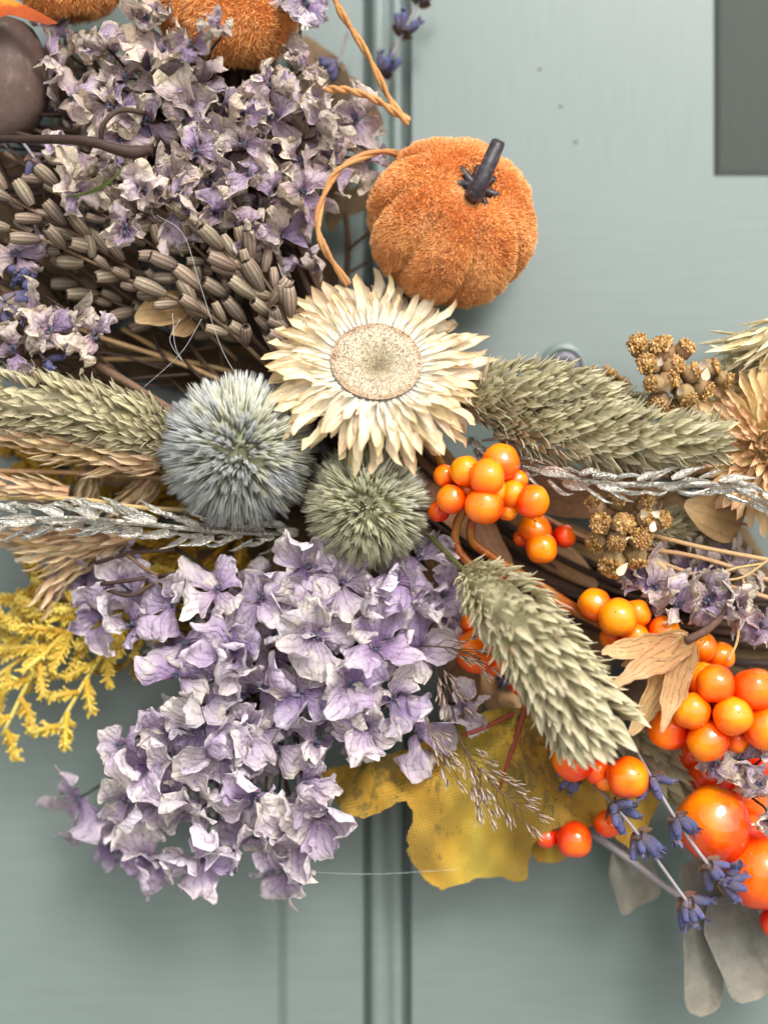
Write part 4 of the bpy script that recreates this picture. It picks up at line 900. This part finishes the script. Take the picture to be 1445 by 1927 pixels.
part('stem', mbt([P(655, 470, 80), P(690, 440, 90), P(720, 400, 80)], 3, n=6, seg=10), m_leafd, sm)
part('stem', mbt([P(640, 520, 80), P(680, 500, 80), P(720, 470, 60)], 3, n=6, seg=10), m_leafd, sm)
pod = thing('brown_pod', 'smooth dull brown pod cut by the frame edge, upper left', 'seed pod', P(5, 150, 150))
part('shell', mbs(tuple(P(0, 150, 175)), 100, 32, 20, dis=0.08, sc=(0.92, 0.7, 1.1)), m_pod, pod)
def sheet(outline, hfun, cell, name, mat, parent, v0=None):
    xs = [p[0] for p in outline]; ys = [p[1] for p in outline]; x0, x1, y0, y1 = min(xs), max(xs), min(ys), max(ys)
    nx = int((x1 - x0) / cell) + 3; ny = int((y1 - y0) / cell) + 3; X0 = x0 - cell; Y0 = y0 - cell
    F = []; cnt = {}
    for j in range(ny):
        for i in range(nx):
            if inside(X0 + (i + 0.5) * cell, Y0 + (j + 0.5) * cell, outline):
                q = [(i, j), (i, j + 1), (i + 1, j + 1), (i + 1, j)]; F.append(q)
                for k in q: cnt[k] = cnt.get(k, 0) + 1
    idx = {k: n for n, k in enumerate(cnt)}; V = []; A = []
    for (i, j), m in cnt.items():
        x = X0 + i * cell; y = Y0 + j * cell
        if m < 4:
            d, q = edged(x, y, outline)
            if d < cell * 1.3: x, y = q
        V.append(tuple(P(x, y, hfun(x, y)))); A.append((2 * (x - x0) / (x1 - x0) - 1, (y - y0) / (y1 - y0), 0))
    mb = MB(); mb.add(V, [[idx[k] for k in q] for q in F], A)
    return part(name, mb, mat, parent)
al = thing('autumn_leaf', 'red and orange leaf tip in the top left corner', 'leaf', P(10, 20, 140))
sheet([(-30, -20), (30, 2), (70, 20), (112, 44), (90, 47), (50, 36), (20, 28), (-30, 40)], lambda x, y: 268 + 0.3 * (y - 20), 6, 'blade', m_autumn, al)

# ================================================================ fabric maple leaf
def fray(o, a=2.2):
    out = []
    for i in range(len(o)):
        p = Vector(o[i]); q = Vector(o[(i + 1) % len(o)]); m = max(1, int((q - p).length / 9))
        for k in range(m): out.append(tuple(p.lerp(q, k / m) + Vector((ru(-a, a), ru(-a, a)))))
    return out
ml = thing('fabric_leaf', 'mustard yellow woven fabric leaf with dark mottling', 'artificial leaf', P(940, 1350, 120))
outl = [(585, 1478), (605, 1455), (640, 1440), (700, 1425), (770, 1410), (830, 1380), (880, 1345), (960, 1330), (1040, 1350), (1100, 1390), (1150, 1470), (1142, 1510), (1132, 1545), (1100, 1557), (1060, 1555), (1025, 1568), (1003, 1590), (995, 1622), (991, 1656), (975, 1661), (940, 1650), (900, 1652), (862, 1664), (832, 1675),
        (805, 1662), (782, 1632), (766, 1604), (769, 1592), (762, 1580), (768, 1562), (777, 1548), (777, 1526), (764, 1509), (745, 1512), (715, 1530), (684, 1540), (655, 1534), (630, 1510)]
def lh(x, y):
    d = math.hypot(x - 960, y - 1380); a = math.atan2(y - 1380, x - 960)
    return 165 + 9 * math.sin(x * 0.061) * math.sin(y * 0.05 + 1) + 36 * math.cos(a * 5 + 0.4) * min(1, d / 160) + 10 * math.sin(x * 0.03 + y * 0.012) - 0.03 * d + 14 * math.exp(-((x - 905 + (y - 1560) * 0.3) / 28) ** 2)
sheet(fray(outl), lh, 5, 'blade', m_fabric, ml)
t = NT('red_vein'); m_vein = t.fin(Base_Color=c('#8a3420'), Roughness=0.5)
part('stalk', mbt([P(938, 1490, 205), P(960, 1420, 195), P(985, 1340, 190), P(985, 1290, 170)], lambda v: 3 + 3 * v, n=6, seg=14), m_vein, ml)
part('stalk_vein', mbt([P(870, 1385, 200), P(920, 1365, 195), P(980, 1335, 185)], 4, n=6, seg=10), m_vein, ml)
ml = thing('fabric_leaf', 'small yellow leaf lobe under the hanging orange berries', 'artificial leaf', P(1030, 1590, 120))
sheet([(990, 1560), (1070, 1560), (1066, 1612), (1050, 1624), (1010, 1622), (995, 1600)], lambda x, y: 110 + 0.1 * (x - 1000), 7, 'blade', m_fabric, ml)
ml = thing('fabric_leaf', 'yellow fabric leaf edge behind the lavender sprigs', 'artificial leaf', P(1170, 1520, 120))
sheet([(1130, 1440), (1230, 1440), (1245, 1500), (1215, 1560), (1190, 1600), (1160, 1580), (1130, 1530)], lambda x, y: 125 + 0.1 * (x - 1100), 7, 'blade', m_fabric, ml)

# ================================================================ papery calyx
cal = thing('papery_calyx', 'split papery tan calyx on a hooked brown stem', 'dried calyx', P(1295, 1206, 290))
for i, (x, y, h, W, b) in enumerate([(1128, 1232, 300, 52, 0.25), (1150, 1290, 320, 54, 0.3), (1195, 1378, 310, 62, -0.3), (1238, 1372, 318, 46, 0.35), (1172, 1252, 285, 44, -0.2)]):
    a = P(1296, 1206, 295); e = P(x, y, h); mb = MB(); mb.add(*blade((e - a).length * 1.03, W, ovate, cup=ru(0.5, 1.0), bend=b, wr=7, nu=9, nv=18, seed=i + 2, rag=0.25))
    new('sepal', mb.mesh('sepal', m_paper), cal, frame(a, e - a, Vector((0.1 * i - 0.2, -1, 0.25))))
part('stem', mbt([P(1290, 1207, 295), P(1330, 1185, 295), P(1365, 1150, 290), P(1372, 1110, 280), P(1355, 1092, 270)], lambda v: 8 - 5 * v, n=7, seg=20, jit=0.2), m_stemb, cal)
tn = thing('dry_tendril', 'thin tan dry tendrils and husk over the mauve florets', 'dried stem', P(1400, 1090, 250))
for a in ([P(1450, 1050, 250), P(1400, 1085, 265), P(1360, 1095, 260), P(1350, 1120, 250)], [P(1395, 1085, 262), P(1405, 1110, 268), P(1425, 1115, 265)], [P(1390, 1170, 240), P(1385, 1210, 250), P(1368, 1245, 250)], [P(1440, 1060, 250), P(1380, 1070, 265), P(1350, 1085, 260)]):
    part('stem', mbt(a, 2.4, n=5, seg=12), m_stemt, tn)

# ================================================================ fine grass sprays
gs = []
for i in range(4):
    mb = MB(); mb.add(*blade(ru(16, 20), 5.5, lance, cup=1.5, nu=4, nv=5, seed=i)); gs.append(mb.mesh('seed', m_seed))
def spray(label, path, side, n):
    t = thing('grass_spray', label, 'dried grass', path[0], 'fine grass sprays'); part('stem', mbt(path, 1.6, n=4, seg=14), m_stemb, t)
    pts = crom(path, 20); T, N = frames(pts)
    for i in range(n):
        k = int(19 * (0.3 + 0.7 * i / n)); p = pts[k]; s = T[k].cross(Vector((0, -1, 0))).normalized() * (1 if i % 2 else -1)
        q = [p, p + T[k] * 18 + s * side * ru(0.2, 0.5), p + T[k] * ru(34, 60) + s * side * ru(0.3, 1)]
        part('branchlet', mbt(q, 0.9, n=3, seg=5), m_stemb, t)
        spike(t, [q[0] * 0.3 + q[2] * 0.7, q[2]], 'seed', gs, 5, ang=R(22), rad=1, scale=1.0, jit=0.4)
spray('fine grass spray pointing down off the lilac head onto the fabric leaf', [P(790, 1330, 240), P(812, 1380, 262), P(838, 1440, 262)], 20, 9)
spray('wide fine grass spray lying across the fabric leaf', [P(850, 1330, 200), P(870, 1400, 235), P(920, 1470, 250), P(990, 1530, 245)], 34, 20)
spray('fine grass spray over the orange berries behind the drooping grass', [P(790, 1215, 220), P(850, 1220, 255), P(905, 1240, 262)], 24, 10)
spray('fine grass spray in the gap beside the purple petals, upright and faint', [P(800, 1190, 190), P(825, 1250, 215), P(850, 1310, 215)], 22, 9)
spray('short fine grass spray under the fabric stalk, beside a longer one', [P(870, 1400, 230), P(890, 1450, 250), P(905, 1510, 250)], 16, 9)

# ================================================================ lavender
lv = []
for i in range(7):
    mb = MB(); L = ru(34, 44)
    addtube(mb, [(0, 0, 0), (1, L * 0.5, 1.5), (2, L, 0)], lambda v: 4.0 + 5.6 * math.sin(math.pi * min(1, 0.2 + v * 0.7)), n=10, seg=9, rib=-0.14, jit=0.15)
    lv.append(mb.mesh('calyx', m_lav))
lpet = blades('corolla_lobe', m_lav, 5, L=15, W=11, prof=ovate, cup=0.8, bend=0.9, wr=3, nu=5, nv=6)
lbr = blades('bract', m_brownb, 5, L=28, W=26, prof=ovate, cup=1.0, bend=0.5, wr=5, nu=6, nv=7)
def lavender(label, path, whorls, s=1.0, stem=m_stemg):
    s *= 0.86
    t = thing('lavender_sprig', label, 'lavender', path[0], 'blue lavender sprigs'); part('stem', mbt(path, 3.0, n=6, seg=24), stem, t)
    pts = crom(path, 40); T, N = frames(pts)
    for (f, n) in whorls:
        k = min(39, int(f * 39)); p = pts[k]; B_ = T[k].cross(N[k]); a0 = ru(0, 6.28)
        for i in range(n):
            a = a0 + 2 * math.pi * i / n + ru(-0.3, 0.3); rd = N[k] * math.cos(a) + B_ * math.sin(a); e = ru(0.35, 1.0)
            if rd.y > 0.6: rd.y *= -0.3; rd.normalize()
            d = (T[k] * math.cos(e) + rd * math.sin(e)).normalized(); M = frame(p + rd * 2, d, rd, s * ru(0.8, 1.1)); o = new('calyx', random.choice(lv), t, M)
            tip = p + d * 38 * s
            for q in range(random.choice([0, 2, 3, 4])):
                new('corolla_lobe', random.choice(lpet), o, frame(tip, d + rv(0.9), rd + rv(0.5), s))
        for i in range(3):
            rd = (N[k] * math.cos(a0 + i * 2.1) + B_ * math.sin(a0 + i * 2.1)); new('bract', random.choice(lbr), t, frame(p - T[k] * 4, rd + T[k] * 0.5, T[k] * -0.5 + rd + Vector((0, -0.6, 0)), s))
lavender('blue lavender sprig in front of the grey eucalyptus twig, lower of the pair', [P(1100, 1460, 190), P(1150, 1510, 250), P(1200, 1570, 285), P(1280, 1680, 300), P(1295, 1700, 300)], [(0.3, 5), (0.52, 7), (0.96, 8)], 1.15)
lavender('blue lavender sprig crossing the very large berry', [P(1190, 1400, 230), P(1240, 1490, 275), P(1290, 1570, 305), P(1350, 1650, 315), P(1365, 1660, 315)], [(0.2, 4), (0.42, 6), (0.68, 4), (0.97, 6)], 1.05)
lavender('blue lavender flower peeking below the drooping grass tip', [P(1100, 1400, 190), P(1085, 1450, 210), P(1080, 1462, 210)], [(0.9, 5)], 0.85)
lavender('blue lavender sprig on the door beside the twine at the top', [P(700, 190, 70), P(730, 120, 90), P(765, 50, 95), P(800, -20, 90)], [(0.28, 5), (0.62, 4), (0.9, 5)], 1.0, m_stemg)
lavender('dark blue lavender flower behind the tip of the upper hydrangea', [P(655, 60, 70), P(640, 110, 80), P(632, 125, 80)], [(0.85, 6)], 0.95)
lavender('blue lavender flower at the left edge above the violet florets', [P(-30, 540, 200), P(0, 560, 230), P(10, 568, 230)], [(0.9, 6)], 1.2)
lavender('violet-blue lavender bits below the left violet florets', [P(60, 640, 200), P(80, 670, 210), P(90, 680, 210)], [(0.9, 6)], 1.0)
lavender('small blue lavender flower in the dark beside the fabric leaf stalk', [P(950, 1240, 120), P(955, 1265, 130), P(955, 1270, 130)], [(0.9, 5)], 0.8)
lavender('dark lavender remains at the left edge beneath the dark branch', [P(30, 250, 190), P(60, 290, 220), P(65, 300, 220)], [(0.9, 6)], 0.8)
lavender('grey lavender remains between two brown seed spikes', [P(110, 440, 190), P(60, 500, 210), P(50, 510, 210)], [(0.5, 5), (0.95, 6)], 0.9)

# ================================================================ eucalyptus
eu = thing('eucalyptus_twig', 'grey eucalyptus twig with broad rounded leaves over the door, lower right', 'eucalyptus', P(1120, 1570, 110))
part('stem', mbt([P(1100, 1560, 110), P(1180, 1615, 130), P(1270, 1680, 150), P(1350, 1720, 160), P(1400, 1730, 160)], lambda v: 7 - 2 * v, n=7, seg=20, jit=0.2), m_stemg, eu)
for i, (x0, y0, h0, x1, y1, h1, W, cp) in enumerate([(1318, 1700, 165, 1322, 1912, 150, 70, 0.5), (1352, 1690, 170, 1430, 1880, 175, 108, 0.5), (1165, 1590, 120, 1205, 1712, 95, 100, 0.9), (1400, 1710, 140, 1520, 1830, 150, 100, 0.4), (1340, 1700, 130, 1310, 1610, 140, 90, 0.5), (1400, 1700, 130, 1330, 1730, 120, 60, 0.5)]):
    a = P(x0, y0, h0); b = P(x1, y1, h1); mb = MB(); mb.add(*blade((b - a).length, W, round_, cup=cp, bend=ru(-0.25, 0.25), wr=5, nu=11, nv=22, seed=i + 5, wf=0.008))
    new('leaf', mb.mesh('leaf', m_euc), eu, frame(a, b - a, Vector((0.25 if i == 2 else 0, -1, 0.1))))

# ================================================================ twine and silk
tw = thing('twine', 'tan paper twine looping from the top edge to the cream flower', 'twine', P(770, 228, 200))
def twine(path):
    n = 60; pts = crom(path, n); T, N = frames(pts)
    for k in range(2):
        off = [pts[i] + (N[i] * math.cos(i * 0.3 + k * math.pi) + T[i].cross(N[i]) * math.sin(i * 0.3 + k * math.pi)) * 2.9 for i in range(n)]
        part('strand', mbt(off, 4.0, n=7, jit=0.35, seg=n * 2, w=k * 0.3), m_twine, tw)
twine([P(622, -30, 270), P(640, 20, 265), P(690, 100, 240), P(735, 190, 210), P(768, 228, 200)])
twine([P(612, 168, 290), P(655, 170, 295), P(710, 190, 260), P(768, 230, 215)])
twine([P(760, 292, 150), P(715, 286, 250), P(650, 310, 295), P(615, 355, 300), P(598, 420, 300), P(612, 470, 290), P(655, 535, 240)])
sk = thing('silk_thread', 'fine pale spider silk crossing the seed spikes and thistle', 'thread', P(330, 400, 300))
for a in ([P(295, 405, 290), P(345, 440, 300), P(375, 530, 300), P(415, 650, 295), P(450, 715, 290)], [P(340, 600, 280), P(320, 640, 280), P(345, 680, 280), P(330, 650, 285), P(325, 590, 280)], [P(470, 880, 385), P(530, 860, 385), P(535, 830, 380), P(505, 790, 375)], [P(270, 730, 250), P(340, 665, 270), P(380, 600, 270)]):
    part('thread', mbt(a, 0.4, n=4, seg=30), m_silk, sk)
sk = thing('silk_thread', 'faint silk strand stretched across the door moulding under the lilac head', 'thread', P(650, 1645, 140)); part('thread', mbt([P(560, 1640, 200), P(700, 1645, 180), P(860, 1636, 180)], 0.3, n=4, seg=8), m_silk, sk)
